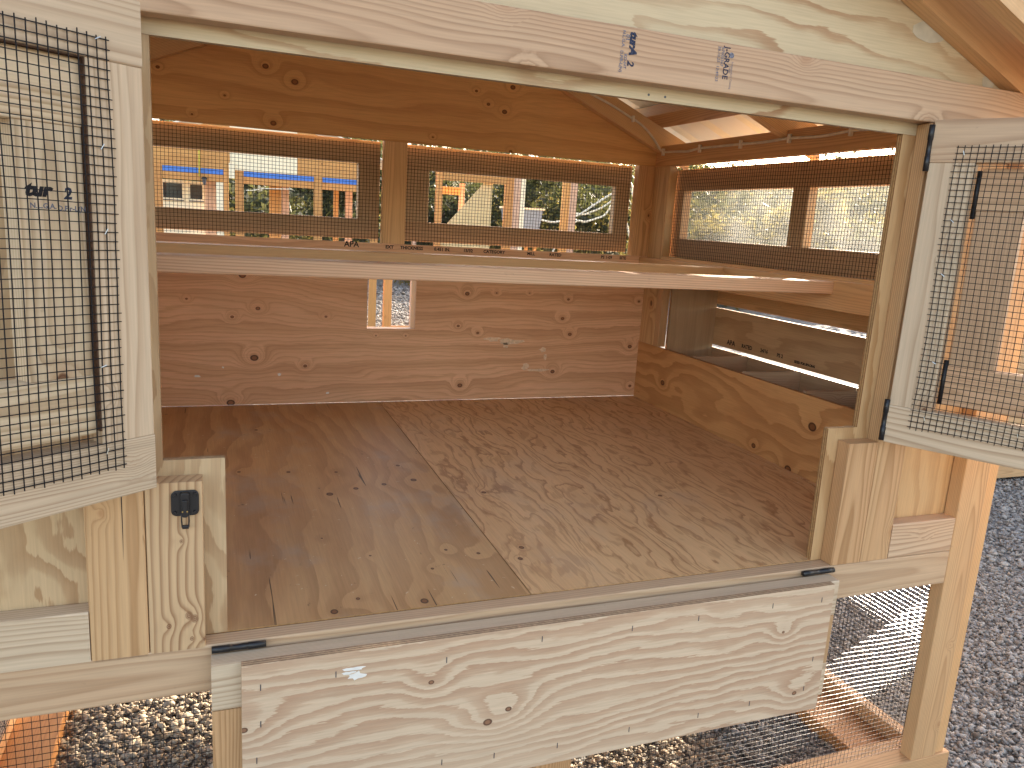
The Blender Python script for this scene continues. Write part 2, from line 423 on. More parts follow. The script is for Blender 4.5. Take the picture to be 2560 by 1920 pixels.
def tube(name, path, r, mat, parent=None, n=6, smooth=True):
    V, F = tube_data(path, r, n); return mesh_from(name, V, F, mat, parent, smooth)

def wire_sheet(name, origin, U, Vv, lu, lv, mat, parent, r=0.0007, cell=0.0127, wob=0.0006, stub=0.005, seg=0.05, bulge=0.002, seed=1):
    """welded wire cloth: two layers of crossing wires as real prisms"""
    rs = random.Random(seed)
    U = Vector(U); Vv = Vector(Vv); N = U.cross(Vv); O = Vector(origin)
    V, F = [], []
    p1, p2, p3 = rs.random() * 6, rs.random() * 6, rs.random() * 6
    def bul(u, v): return bulge * (math.sin(u * 7 + p1) * math.cos(v * 9 + p2) + 0.4 * math.sin(u * 23 + v * 17 + p3))
    def warp(u, v): return wob * 2.2 * math.sin(v * 11 + p1 + u * 3), wob * 2.2 * math.sin(u * 9 + p2 + v * 4)
    nu = int(lu / cell); nv = int(lv / cell)
    for (cnt, mainlen, flip) in ((nu + 1, nv * cell, False), (nv + 1, nu * cell, True)):
        ns = max(2, int(mainlen / seg))
        for i in range(cnt):
            a = i * cell; path = []
            s0 = -stub * rs.uniform(0.5, 1.3); s1 = mainlen + stub * rs.uniform(0.5, 1.3)
            for k in range(ns + 1):
                b = s0 + (s1 - s0) * k / ns
                u, v = (a, b) if not flip else (b, a)
                wu, wv = warp(u, v)
                path.append(O + U * (u + wu + rs.gauss(0, wob * 0.35)) + Vv * (v + wv + rs.gauss(0, wob * 0.35)) + N * (bul(u, v) + (r if flip else -r) * 0.9))
            tube_data(path, r, 4, V, F, False)
    return mesh_from(name, V, F, mat, parent)

def text(name, s, size, origin, xdir, ydir, mat, parent, shear=0.0, bold=0.0, align='LEFT', sx=1.0):
    cu = bpy.data.curves.new(name, 'FONT'); cu.body = s; cu.size = size; cu.shear = shear; cu.offset = bold
    cu.align_x = align; cu.resolution_u = 2
    tmp = bpy.data.objects.new('tmp', cu); COL.objects.link(tmp)
    dg = bpy.context.evaluated_depsgraph_get()
    me = bpy.data.meshes.new_from_object(tmp.evaluated_get(dg)); bpy.data.objects.remove(tmp)
    X = Vector(xdir).normalized(); Y = Vector(ydir).normalized(); Z = X.cross(Y)
    for v in me.vertices:
        c = v.co; v.co = X * (c.x * sx) + Y * c.y + Z * c.z
    me.materials.clear(); me.materials.append(mat)
    o = link(name, me, None, (0, 0, 0))
    o.parent = parent
    pm = parent.matrix_basis.copy() if not parent.parent else (parent.parent.matrix_basis @ parent.matrix_basis if not parent.parent.parent else parent.parent.parent.matrix_basis @ parent.parent.matrix_basis @ parent.matrix_basis)
    o.matrix_basis = pm.inverted() @ Matrix.Translation(Vector(origin))
    return o
def attach(o, parent):
    """parent a world-placed object under another object, keeping its place"""
    pm = parent.matrix_basis.copy(); p = parent.parent
    while p: pm = p.matrix_basis @ pm; p = p.parent
    o.parent = parent; o.matrix_basis = pm.inverted() @ o.matrix_basis
    return o
def blob(name, cx, cz, rx, rz, y, mat, seed, normal='y', n=14, ragged=0.35, thick=0.0006):
    rs = random.Random(seed); pts = []
    for i in range(n):
        a = 2 * math.pi * i / n; k = 1 + rs.uniform(-ragged, ragged)
        pts.append((cx + rx * math.cos(a) * k, cz + rz * math.sin(a) * k))
    bm = bmesh.new()
    if normal == 'y':
        v0 = [bm.verts.new((u, y, w)) for u, w in pts]; v1 = [bm.verts.new((u, y - thick, w)) for u, w in pts]
    else:
        v0 = [bm.verts.new((u, w, y)) for u, w in pts]; v1 = [bm.verts.new((u, w, y + thick)) for u, w in pts]
    bm.faces.new(v0); bm.faces.new(v1)
    for i in range(n): bm.faces.new((v0[i], v0[(i + 1) % n], v1[(i + 1) % n], v1[i]))
    bmesh.ops.recalc_face_normals(bm, faces=bm.faces[:])
    me = bpy.data.meshes.new(name); bm.to_mesh(me); bm.free(); me.materials.append(mat)
    return link(name, me)

# ================================================================== SETTING: ground, hill
GZ = -0.722
def terrain(x, y):
    r = math.hypot(x, y); az = math.degrees(math.atan2(x, y))
    k = max(0.0, r - 15.0)
    side = 1.0 / (1 + math.exp((abs(az - 25) - 95) / 12))
    h = side * (0.155 * k - 0.0006 * k * k) if k < 110 else side * (0.155 * 110 - 0.0006 * 110 * 110)
    h *= 1 + 0.10 * math.sin(az * 0.09 + 1.0) + 0.05 * math.sin(az * 0.31)
    h += (min(k, 6) / 6) * 0.35 * (math.sin(x * 0.55) * math.cos(y * 0.48))
    return GZ + h
def ground_material():
    t = NT('gravel_ground'); g = t.n('ShaderNodeNewGeometry'); P = g.outputs['Position']
    r = t.v_('LENGTH', t.v_('MULTIPLY', P, (1, 1, 0)))
    vo = t.n('ShaderNodeTexVoronoi'); vo.inputs['Scale'].default_value = 55; t.put(P, vo.inputs['Vector'])
    c1 = t.mix(t.sep(vo.outputs['Color'])[0], (0.11, 0.105, 0.10), (0.26, 0.25, 0.235))
    c1 = t.mix(t.smooth(t.noise(P, 0.8, 4), 0.4, 0.65, 0.0, 0.2), c1, (0.25, 0.215, 0.175))
    gr = t.mix(t.noise(P, 0.5, 5), (0.16, 0.15, 0.07), (0.36, 0.30, 0.17))
    c = t.mix(t.smooth(r, 14, 20), c1, gr)
    h = t.add(t.mul(vo.outputs['Distance'], -1.0), t.noise(P, 30, 3))
    return t.done(t.bsdf(c, 0.9, 0.2, t.bump(h, 0.9, 0.012)))
def build_ground():
    V, F = [], []
    rs = [0.0, 0.6, 1.2, 2, 3, 4, 5.5, 7, 9, 11, 13, 15, 16, 17, 18.5, 20, 22, 24, 27, 30, 34, 38, 44, 50, 58, 68, 80, 95, 115, 140, 170, 210, 260]
    n = 120
    for i, r in enumerate(rs):
        for k in range(n):
            a = 2 * math.pi * k / n; x, y = r * math.sin(a), r * math.cos(a)
            V.append((x, y, terrain(x, y)))
    for i in range(len(rs) - 1):
        for k in range(n):
            a = i * n + k; b = i * n + (k + 1) % n
            F.append((a, a + n, b + n, b) if i else (a, a + n, b + n))
    o = mesh_from('ground', V, F, ground_material(), None, True)
    return tag(o, kind='structure')
build_ground()

def rock_material(brown=False):
    t = NT('crushed_stone'); g = t.n('ShaderNodeNewGeometry'); r = g.outputs['Random Per Island']
    c = t.ramp(r, [(0.0, (0.11, 0.095, 0.08)), (0.3, (0.29, 0.275, 0.255)), (0.55, (0.40, 0.375, 0.335)), (0.75, (0.20, 0.165, 0.135)), (0.9, (0.25, 0.255, 0.26)), (1.0, (0.40, 0.35, 0.285))])
    if brown: c = t.mix(1.0, c, (1.30, 1.14, 0.92), 'MULTIPLY')
    n = t.noise(g.outputs['Position'], 140, 3)
    c = t.mix(1.0, c, t.ramp(n, [(0.3, 0.8), (0.7, 1.15)]), 'MULTIPLY')
    return t.done(t.bsdf(c, 0.85, 0.25, t.bump(n, 0.4, 0.002)))
def build_gravel(zones, brown):
    ph = (1 + 5 ** 0.5) / 2
    ico = np.array([(-1, ph, 0), (1, ph, 0), (-1, -ph, 0), (1, -ph, 0), (0, -1, ph), (0, 1, ph), (0, -1, -ph), (0, 1, -ph), (ph, 0, -1), (ph, 0, 1), (-ph, 0, -1), (-ph, 0, 1)], float)
    ico /= np.linalg.norm(ico[0])
    fc = np.array([(0, 11, 5), (0, 5, 1), (0, 1, 7), (0, 7, 10), (0, 10, 11), (1, 5, 9), (5, 11, 4), (11, 10, 2), (10, 7, 6), (7, 1, 8), (3, 9, 4), (3, 4, 2), (3, 2, 6), (3, 6, 8), (3, 8, 9), (4, 9, 5), (2, 4, 11), (6, 2, 10), (8, 6, 7), (9, 8, 1)])
    P = []
    def zone(x0, x1, y0, y1, n, s0, s1):
        xs = rng.uniform(x0, x1, n); ys = rng.uniform(y0, y1, n); s = s0 * (s1 / s0) ** (rng.random(n) ** 1.7)
        P.append(np.stack([xs, ys, s], 1))
    for z_ in zones: zone(*z_)
    P = np.concatenate(P); N = len(P)
    jit = 1 + rng.uniform(-0.45, 0.40, (N, 12, 1))
    sc = rng.uniform(0.6, 1.35, (N, 1, 3)); sc[:, :, 2] *= 0.6
    v = ico[None] * jit * sc
    a = rng.uniform(0, 2 * np.pi, N); b = rng.normal(0, 0.5, N)
    ca, sa, cb, sb = np.cos(a)[:, None], np.sin(a)[:, None], np.cos(b)[:, None], np.sin(b)[:, None]
    x, y, z = v[..., 0], v[..., 1], v[..., 2]
    x, z = x * cb + z * sb, -x * sb + z * cb
    x, y = x * ca - y * sa, x * sa + y * ca
    s = P[:, 2][:, None]
    zb = GZ + P[:, 2] * rng.uniform(-0.2, 0.65, N)
    # shallow heaps so the surface is not dead level
    zb += 0.003 * (1 + np.sin(P[:, 0] * 9) * np.cos(P[:, 1] * 11))
    V = np.stack([x * s + P[:, 0][:, None], y * s + P[:, 1][:, None], z * s + zb[:, None]], -1).reshape(-1, 3)
    F = (fc[None] + (np.arange(N) * 12)[:, None, None]).reshape(-1)
    me = bpy.data.meshes.new('gravel'); me.vertices.add(len(V)); me.vertices.foreach_set('co', V.ravel())
    nf = N * 20; me.loops.add(nf * 3); me.loops.foreach_set('vertex_index', F.astype(np.int32))
    me.polygons.add(nf); me.polygons.foreach_set('loop_start', np.arange(0, nf * 3, 3, dtype=np.int32))
    me.update(calc_edges=True); me.materials.append(rock_material(brown))
    return tag(link('gravel', me), kind='stuff')
build_gravel([(-0.75, 0.35, 0.35, 1.7, 24000, 0.0028, 0.0135), (-1.3, 0.4, 1.5, 2.6, 6000, 0.004, 0.016), (0.35, 1.35, -0.05, 1.6, 15000, 0.003, 0.0125)], True)
build_gravel([(1.35, 1.88, -0.05, 2.0, 6500, 0.004, 0.014), (1.88, 3.4, -0.5, 1.9, 42000, 0.004, 0.012), (3.35, 6.0, 0.3, 2.6, 28000, 0.005, 0.015), (0.8, 4.5, 6.5, 13, 9000, 0.012, 0.035), (1.6, 5.0, 13, 19, 5000, 0.02, 0.055)], False)

def leaf_material(name, c1, c2, trans):
    t = NT(name); g = t.n('ShaderNodeNewGeometry'); r = g.outputs['Random Per Island']
    n = t.noise(g.outputs['Position'], 0.8, 3)
    c = t.mix(t.m_('ADD', t.mul(r, 0.6), t.mul(n, 0.4)), c1, c2)
    d = t.bsdf(c, 0.6, 0.25)
    tr = t.n('ShaderNodeBsdfTranslucent'); t.put(t.mix(1.0, c, (1.25, 1.15, 0.7, 1), 'MULTIPLY'), tr.inputs[0])
    mx = t.n('ShaderNodeMixShader'); mx.inputs[0].default_value = trans
    t.t.links.new(d, mx.inputs[1]); t.t.links.new(tr.outputs[0], mx.inputs[2])
    return t.done(mx.outputs[0])
M_LEAF = leaf_material('brush_leaves', (0.03, 0.042, 0.022), (0.10, 0.10, 0.052), 0.38)
M_LEAF_DRY = leaf_material('dry_brush_leaves', (0.11, 0.10, 0.04), (0.26, 0.22, 0.10), 0.5)
M_BARK = plain('grey_bark', (0.11, 0.085, 0.065), 0.85, 0.2, 0, 0.3, 20)

def leaf_cloud(centres, radii, per, size, squash=0.8):
    """numpy cloud of small bent leaf quads filling each clump's volume"""
    Vs, k = [], 0
    for c, R, n in zip(centres, radii, per):
        d = rng.normal(0, 1, (n, 3)); d /= np.linalg.norm(d, axis=1)[:, None]
        rr = R * rng.random(n) ** 0.45
        p = np.array(c) + d * rr[:, None] * np.array([1, 1, squash])
        a = rng.normal(0, 1, (n, 3)); a /= np.linalg.norm(a, axis=1)[:, None]
        b = np.cross(a, rng.normal(0, 1, (n, 3))); b /= np.linalg.norm(b, axis=1)[:, None]
        s = size * rng.uniform(0.6, 1.5, n)[:, None]
        Vs.append(np.stack([p - a * s, p + b * s * 0.45, p + a * s, p - b * s * 0.45], 1))
    V = np.concatenate(Vs).reshape(-1, 3); n = len(V) // 4
    return V, n
def quad_object(name, V, n, mat, parent=None, loc=(0, 0, 0)):
    me = bpy.data.meshes.new(name); me.vertices.add(len(V)); me.vertices.foreach_set('co', (V - np.array(loc)).ravel())
    me.loops.add(n * 4); me.loops.foreach_set('vertex_index', np.arange(n * 4, dtype=np.int32))
    me.polygons.add(n); me.polygons.foreach_set('loop_start', np.arange(0, n * 4, 4, dtype=np.int32))
    me.update(calc_edges=True); me.materials.append(mat)
    return link(name, me, parent, loc)

def hill_brush(name, count, az0, az1, r0, r1, mat, size, R0, R1, per):
    C, RR, NN = [], [], []
    for i in range(count):
        az = math.radians(random.uniform(az0, az1)); r = r0 + (r1 - r0) * random.random() ** 0.8
        x, y = r * math.sin(az), r * math.cos(az); R = random.uniform(R0, R1)
        z = terrain(x, y)
        for j in range(3):
            C.append((x + random.gauss(0, R * 0.5), y + random.gauss(0, R * 0.5), z + R * random.uniform(0.2, 0.85)))
            RR.append(R * random.uniform(0.5, 0.8)); NN.append(per)
    V, n = leaf_cloud(C, RR, NN, size)
    return tag(quad_object(name, V, n, mat), kind='stuff')
hill_brush('hillside_brush', 420, -14, 62, 16.5, 60, M_LEAF, 0.11, 0.7, 1.9, 95)
hill_brush('dry_hillside_brush', 420, 22, 66, 15.5, 48, M_LEAF_DRY, 0.08, 0.5, 1.3, 110)
hill_brush('dry_grass', 260, -14, 30, 15.0, 30, M_LEAF_DRY, 0.06, 0.3, 0.7, 60)

def shrub(x, y, R, H, label, mat=M_LEAF):
    z = terrain(x, y)
    root = empty('shrub', (x, y, z)); tag(root, label, 'shrub', 'shrubs at the foot of the hill')
    OFF[root.name] = Vector((x, y, z))
    C, RR, NN = [], [], []
    V, F = [], []
    for j in range(9):
        a = random.uniform(0, 6.28); d = R * random.uniform(0.1, 0.75); h = H * random.uniform(0.35, 0.95)
        p = (x + d * math.cos(a), y + d * math.sin(a), z + h)
        C.append(p); RR.append(R * random.uniform(0.28, 0.45)); NN.append(230)
        tube_data([(x, y, z - 0.05), (x + d * 0.4 * math.cos(a), y + d * 0.4 * math.sin(a), z + h * 0.5), p], [0.03, 0.02, 0.008], 5, V, F)
    mesh_from('stem', [Vector(v) for v in V], F, M_BARK, root).location = -OFF[root.name]
    Vq, n = leaf_cloud(C, RR, NN, 0.07)
    quad_object('foliage', Vq, n, mat, root, (x, y, z))
    return root
shrub(5.2, 16.2, 1.3, 2.6, 'dark green shrub seen through the right back window beside the middle post')
shrub(2.6, 16.0, 1.1, 2.2, 'dark bushy shrub seen through the left back window beside the pale post')
shrub(4.1, 15.6, 1.0, 2.0, 'low dark shrub behind the leaning plywood sheet')
shrub(7.4, 16.6, 1.3, 2.4, 'grey green shrub crossed by the pale pipes', M_LEAF)
shrub(9.6, 12.0, 1.2, 1.9, 'sunlit yellow green shrub outside the far right side window', M_LEAF_DRY)
shrub(11.5, 11.6, 1.4, 2.2, 'sunlit yellow green shrub outside the near right side window', M_LEAF_DRY)

# tree added out of view, crown shaped to keep sun off the coop floor
TX, TY = 5.05, 7.45
sun_blocker = empty('sun_blocker', (TX, TY, GZ)); OFF[sun_blocker.name] = Vector((TX, TY, GZ))
tag(sun_blocker, 'leaning tree with a wide crown added unseen behind the back right corner to block sun', 'sun_blocker')
Vt, Ft = [], []
tube_data([(TX, TY, GZ - 0.1), (TX + 0.02, TY, 0.6), (TX + 0.08, TY - 0.05, 1.9), (TX + 0.5, TY - 0.25, 3.0), (TX + 1.3, TY - 0.5, 3.7), (TX + 2.2, TY - 0.7, 4.0)], [0.10, 0.085, 0.08, 0.065, 0.045, 0.02], 8, Vt, Ft)
for q in ((0.6, 0.3, 3.9), (-0.4, -0.3, 3.9), (1.2, -1.1, 3.9), (1.7, 0.2, 4.3)):
    tube_data([(TX + 0.3, TY - 0.15, 2.6), (TX + 0.3 + q[0] * 0.5, TY - 0.15 + q[1] * 0.5, 3.3), (TX + q[0], TY + q[1], q[2])], [0.05, 0.035, 0.012], 6, Vt, Ft)
mesh_from('sun_blocker_trunk', Vt, Ft, M_BARK, sun_blocker, True).location = -OFF[sun_blocker.name]
Cc = [(random.uniform(4.9, 7.75), random.uniform(6.2, 7.5), random.uniform(3.25, 4.6)) for _ in range(66)]
Vq, nq = leaf_cloud(Cc, [random.uniform(0.34, 0.55) for _ in Cc], [260] * len(Cc), 0.075)
quad_object('sun_blocker_crown', Vq, nq, M_LEAF, sun_blocker, (TX, TY, GZ))

# ================================================================== CHICKEN COOP
coop = empty('chicken_coop', (0.6425, 0.85, GZ)); OFF[coop.name] = Vector((0.6425, 0.85, GZ))
tag(coop, 'unfinished plywood and lumber chicken coop with both upper doors and drop door open', 'chicken coop')
E5 = 0.0005
XL, XR = -0.577, 1.862
XC = (XL + XR) / 2
def rtop(x): return 1.155 + 0.42 * (1.77 - x) if x >= XC else 1.155 + 0.42 * (1.77 - (2 * XC - x))
def rbot(x): return rtop(x) - 0.0965

# --- plywood materials
PL, PD = (0.57, 0.42, 0.245), (0.35, 0.20, 0.092)
m_gable = ply('ply_front_gable', (0.60, 0.485, 0.31), (0.39, 0.225, 0.115), 17, 3.4, 1.3, 4.2, 0.3, 1.0, seed=3.9, blotch=0.08, band=0.74)
m_front = ply('ply_front', PL, PD, 20, 3.4, 2.6, 6.0, 0.3, 0.9, seed=5.1, blotch=0.15, band=0.5)
m_front_r = ply('ply_front_right', (0.58, 0.375, 0.185), (0.38, 0.20, 0.078), 20, 2.6, 1.6, 5.0, 0.25, 0.85, seed=8.4, blotch=0.2, band=0.6)
kb = [(0.091, .486, .012), (0.144, .366, .008), (0.054, .333, .006), (0.391, .339, .005), (0.130, .180, .014), (0.315, .148, .007), (0.045, .010, .014), (0.951, .441, .009), (1.077, .447, .004), (1.223, .450, .003), (1.403, .428, .006), (1.382, .346, .008), (1.004, .281, .006), (0.919, .309, .006), (1.422, .278, .008), (1.721, .225, .010), (1.353, .115, .010), (0.938, .061, .010), (1.740, .045, .007), (-.099, .396, .004), (0.584, .267, .003), (0.703, .267, .003), (1.746, .427, .006)]
lo, hi = (-0.49, 1.672, 0.0), (1.775, 1.687, 0.625)
m_back = ply('ply_back_lower', (0.80, 0.49, 0.285), (0.49, 0.24, 0.11), 13, 1.5, 0.9, 4.5, 0.25, 0.6, w2l(lo, hi, 'x', [(x, 1.672, z, r * 0.78) for x, z, r in kb]), seed=1.7, blotch=0.35, fine=0.45, band=0.6, kpull=1.3)
kg = [(0.174, 1.217, .010), (0.273, 1.176, .011), (0.039, 1.105, .004), (0.200, 1.029, .010), (-.067, 1.032, .004), (-.17, 1.172, .006), (1.096, 1.252, .010), (0.948, 1.222, .006), (0.999, 1.179, .007), (1.067, 1.158, .010), (1.102, 1.011, .007), (0.783, 1.036, .004)]
lo, hi = (XL, 1.672, 1.004), (XR, 1.687, 1.63)
m_back_up = ply('ply_back_gable', (0.74, 0.43, 0.17), (0.44, 0.20, 0.06), 13, 1.5, 0.8, 4.0, 0.12, 0.5, w2l(lo, hi, 'x', [(x, 1.672, z, r * 0.8) for x, z, r in kg]), seed=2.9, blotch=0.3, band=0.66, knot_dark=(0.10, 0.035, 0.012), fine=0.15)
lo, hi = (XL + .02, 0.034, -0.019), (0.602, 1.672, 0.0)
kf = [(0.119, 1.327, .008), (0.508, .887, .008), (0.525, .754, .012), (0.435, .734, .010), (0.353, .715, .010), (0.278, .685, .012), (0.187, .882, .008), (0.053, .906, .007), (0.319, .859, .007), (0.488, .281, .006), (0.556, .247, .006), (0.433, .195, .005), (0.203, .06, .010), (0.381, .06, .011), (0.255, .10, .006), (0.222, .404, .004), (0.314, .288, .004)]
m_floor_l = ply('ply_floor_left', (0.53, 0.32, 0.145), (0.29, 0.145, 0.056), 13, 2.6, 0.9, 3.4, 0.12, 0.6, w2l(lo, hi, 'y', [(x, y, 0, r * 0.7) for x, y, r in kf]), rough=0.48, spec=0.28, seed=6.6, blotch=0.55, band=0.55, dirt=0.55, checks=0.85, kpull=0.7, kspread=6.0)
lo, hi = (0.604, 0.034, -0.019), (1.775, 1.672, 0.0)
m_floor_r = ply('ply_floor_right', (0.66, 0.42, 0.21), (0.32, 0.15, 0.055), 20, 3.2, 2.6, 8.0, 0.35, 0.85, w2l(lo, hi, 'y', [(0.647, .199, 0, .006), (0.672, .255, 0, .006), (0.70, .62, 0, .007), (1.2, .5, 0, .006)]), rough=0.50, spec=0.28, seed=4.2, blotch=0.3, streak=0.35, band=0.84, dirt=0.22)
lo, hi = (1.764, 0.06, 0.0), (1.779, 1.672, 0.25)
m_strip = ply('ply_right_strip', (0.62, 0.335, 0.13), (0.37, 0.16, 0.05), 15, 2.8, 1.4, 5.5, 0.25, 0.8, w2l(lo, hi, 'y', [(1.764, 1.444, .128, .011), (1.764, .554, .176, .013), (1.764, .820, .035, .008), (1.764, .636, .008, .012)]), seed=9.2, blotch=0.5, band=0.55)
lo, hi = (0.030, -0.064, -0.352), (1.316, -0.0465, -0.034)
m_drop = ply('ply_drop_door', (0.63, 0.485, 0.335), (0.44, 0.27, 0.165), 38, 3.4, 1.4, 4.8, 0.75, 0.95, w2l(lo, hi, 'x', [(0.366, 0, -.121, .0042), (0.526, 0, -.207, .0055), (0.484, 0, -.228, .0075), (1.243, 0, -.299, .0048), (1.185, 0, -.135, .0032), (0.033, 0, -.157, .005)]), seed=7.3, blotch=0.12, band=0.45, kpull=1.5, knot_dark=(0.07, 0.035, 0.022), kspread=9.0)
m_nest = ply('ply_nest', (0.58, 0.38, 0.20), (0.34, 0.19, 0.08), 12, 2.6, 1.2, 5, 0.3, 0.6, seed=12.5, blotch=0.5, band=0.55, vknots=0.12)
m_nest_p = ply('ply_nest_pale', (0.50, 0.35, 0.205), (0.34, 0.205, 0.105), 10, 1.8, 1.2, 5, 0.3, 0.4, seed=13.5, blotch=0.4, band=0.6)
m_far = ply('ply_far', (0.64, 0.35, 0.12), (0.46, 0.22, 0.065), 7, 1.6, 0.7, 3, 0.2, 0.5, seed=15.5, blotch=0.4, band=0.6, vknots=0.1)

# --- front wall plywood (behind the boards)
YP0, YP1 = 0.0385, 0.0535
prism('wall_panel', [(XL, -0.022), (0.010, -0.022), (0.010, 0.306), (-0.088, 0.306), (-0.088, 0.9735), (XL, 0.9735)], 'y', YP0, YP1, 'z', m_front, coop)
prism('wall_panel', [(1.332, -0.022), (XR, -0.022), (XR, 0.9735), (1.4135, 0.9735), (1.4135, 0.308), (1.328, 0.308)], 'y', YP0, YP1, 'z', m_front_r, coop)
gable = prism('gable_panel', [(XL, 0.974), (XR, 0.974), (XR, rtop(XR) - 0.004), (XC, rtop(XC) - 0.004), (XL, rtop(XL) - 0.004)], 'y', YP0, YP1, 'x', m_gable, coop)
for (cx, cz, rx, rz, sd_) in ((1.443, 1.187, 0.048, 0.021, 3), (1.640, 1.108, 0.019, 0.016, 5)):
    attach(blob('repair_plug', cx, cz, rx, rz, YP0 - 0.0002, M_PLUG, sd_, n=22, ragged=0.05), gable)
# --- front boards
beam = box('front_beam', XL, XR, 0, 0.038, 0.998, 1.0875, 'x', M_FIR, coop)
box('hinge_post', 1.449, 1.537, 0, 0.038, -0.0215, 0.9965, 'z', M_FIR_Y, coop)
box('hinge_post', -0.2035, -0.1155, 0, 0.038, -0.0285, 0.9965, 'z', M_FIR_Y, coop)
lp = [o for o in coop.children if o.name.startswith('hinge_post')][-1]
attach(prism('crack', [(-0.1490, 0.150), (-0.1478, 0.20), (-0.1474, 0.276), (-0.1490, 0.276), (-0.1488, 0.20)], 'y', -0.0003, 0.001, 'z', M_INK_K, None), lp)
pr = box('short_post', 1.361, 1.4482, 0, 0.038, -0.0215, 0.280, 'z', M_FIR_Y, coop)
pl_ = box('short_post', -0.1145, -0.0265, 0, 0.038, -0.0265, 0.279, 'z', M_FIR_B, coop)
box('block', 1.5375, 1.7465, 0, 0.038, -0.0215, 0.067, 'x', M_FIR, coop)
box('block', -0.50, -0.2042, 0, 0.038, -0.0285, 0.064, 'x', M_FIR_W, coop)
box('corner_post', 1.747, 1.8355, -0.002, 0.0365, -0.633, 0.9965, 'z', M_FIR_Y, coop)
box('corner_stud', 1.8362, 1.8742, 0.004, 0.093, -0.633, 1.083, 'z', M_FIR_IN, coop)
box('corner_post', -0.5505, -0.462, -0.002, 0.0365, -0.633, 0.9965, 'z', M_FIR_Y, coop)
box('bottom_rail', -0.4615, 1.7465, 0, 0.038, -0.112, -0.0225, 'x', M_FIR_T, coop)
box('center_post', 0.622, 0.711, 0.001, 0.038, -0.633, -0.1125, 'z', M_FIR_Y, coop)
box('base_beam', XL, XR + 0.026, -0.004, 0.085, GZ, -0.6335, 'x', M_FIR_Y, coop)
box('base_beam', XL, XR, 1.60, 1.689, GZ, -0.6335, 'x', M_FIR_Y, coop)
for x0, x1 in ((1.815, 1.853), (XL + 0.01, XL + 0.048)):
    box('base_rail', x0, x1, 0.0855, 1.5995, GZ, -0.6335, 'y', M_FIR_Y, coop)
for x0, x1 in ((1.668, 1.8145), (XL + 0.0485, -0.412)):
    box('ground_board', x0, x1, 0.0855, 1.5995, GZ - 0.01, -0.676, 'y', M_FIR_D, coop)
# wires of the run below
wire_sheet('run_mesh', (XL + 0.03, 0.040, -0.628), (1, 0, 0), (0, 0, 1), 2.36, 0.53, M_WIRE_G, coop, 0.0006, bulge=0.003, seed=4)
wire_sheet('run_mesh', (1.8135, 0.05, -0.628), (0, 1, 0), (0, 0, 1), 1.6, 0.6, M_WIRE_G, coop, 0.0006, bulge=0.003, seed=5)
wire_sheet('run_mesh', (XL + 0.05, 0.05, -0.628), (0, 1, 0), (0, 0, 1), 1.6, 0.6, M_WIRE_G, coop, 0.0006, bulge=0.003, seed=6)
for x in (1.815, XL + 0.01):
    box('run_stud', x, x + 0.038, 1.61, 1.69, -0.633, -0.1185, 'z', M_FIR_Y, coop)
    box('side_rail', x, x + 0.038, 0.10, 1.672, -0.118, -0.029, 'y', M_FIR_Y, coop)
box('back_rail', XL + 0.05, 1.812, 1.69, 1.728, -0.118, -0.029, 'x', M_FIR_Y, coop)
for x in (-0.2, 0.22, 0.585, 1.0, 1.42):
    box('joist', x, x + 0.038, 0.039, 1.689, -0.132, -0.045, 'y', M_FIR_Y, coop)
# --- floor
FT = math.atan(0.0215 / 1.634)          # the floor falls a little towards the clean-out door
for a_, b_, m_ in ((XL + .02, 0.602, m_floor_l), (0.604, 1.7635, m_floor_r)):
    o = box('floor_panel', a_, b_, 0.039, 1.6715, -0.019, 0.0, 'y', m_, coop, 0.0008)
    o.location.z -= 0.0105
    o.rotation_quaternion = Matrix.Rotation(FT, 3, 'X').to_quaternion() @ o.rotation_quaternion

# --- back wall
pop = (0.5475, 0.739, 0.295, 0.560)
def back_lower():
    x0, x1, z0, z1 = -0.49, 1.775, 0.0012, 0.625
    a, b, c, d = pop
    bm = bmesh.new(); cx, cz, cy = (x0 + x1) / 2, (0.0 + 0.625) / 2, 1.6795
    R = Matrix((AX['x'], AX['z'], AX['x'].cross(AX['z']))).transposed(); Rt = R.transposed()
    def ring(pts, y): return [bm.verts.new(Rt @ Vector((u - cx, y - cy, w - cz))) for u, w in pts]
    O = [(x0, z0), (x1, z0), (x1, z1), (x0, z1)]; I = [(a, c), (b, c), (b, d), (a, d)]
    f0, g0, f1, g1 = ring(O, 1.672), ring(I, 1.672), ring(O, 1.687), ring(I, 1.687)
    for i in range(4):
        j = (i + 1) % 4
        bm.faces.new((f0[i], f0[j], g0[j], g0[i])); bm.faces.new((f1[i], f1[j], g1[j], g1[i]))
        bm.faces.new((f0[i], f0[j], f1[j], f1[i])); bm.faces.new((g0[i], g0[j], g1[j], g1[i]))
    bmesh.ops.recalc_face_normals(bm, faces=bm.faces[:])
    me = bpy.data.meshes.new('back_panel'); bm.to_mesh(me); bm.free(); me.materials.append(m_back)
    return link('back_panel', me, coop, (cx, cy, cz), R.to_quaternion())
bp = back_lower()
for (cx, cz, rx, rz, s_) in ((1.07, .255, .036, .009, 1), (1.15, .245, .050, .013, 2), (1.13, .23, .012, .012, 9), (1.30, .212, .016, .010, 3), (1.315, .18, .007, .016, 4), (1.225, .137, .016, .013, 5), (1.28, .123, .05, .006, 6), (-.07, .113, .012, .005, 7), (.22, .116, .006, .006, 8), (.02, .145, .004, .003, 10), (.40, .04, .006, .004, 11)):
    attach(blob('filler_patch', cx, cz, rx, rz, 1.6718, M_FILL if cx > 0.5 else M_WHITE, s_), bp)
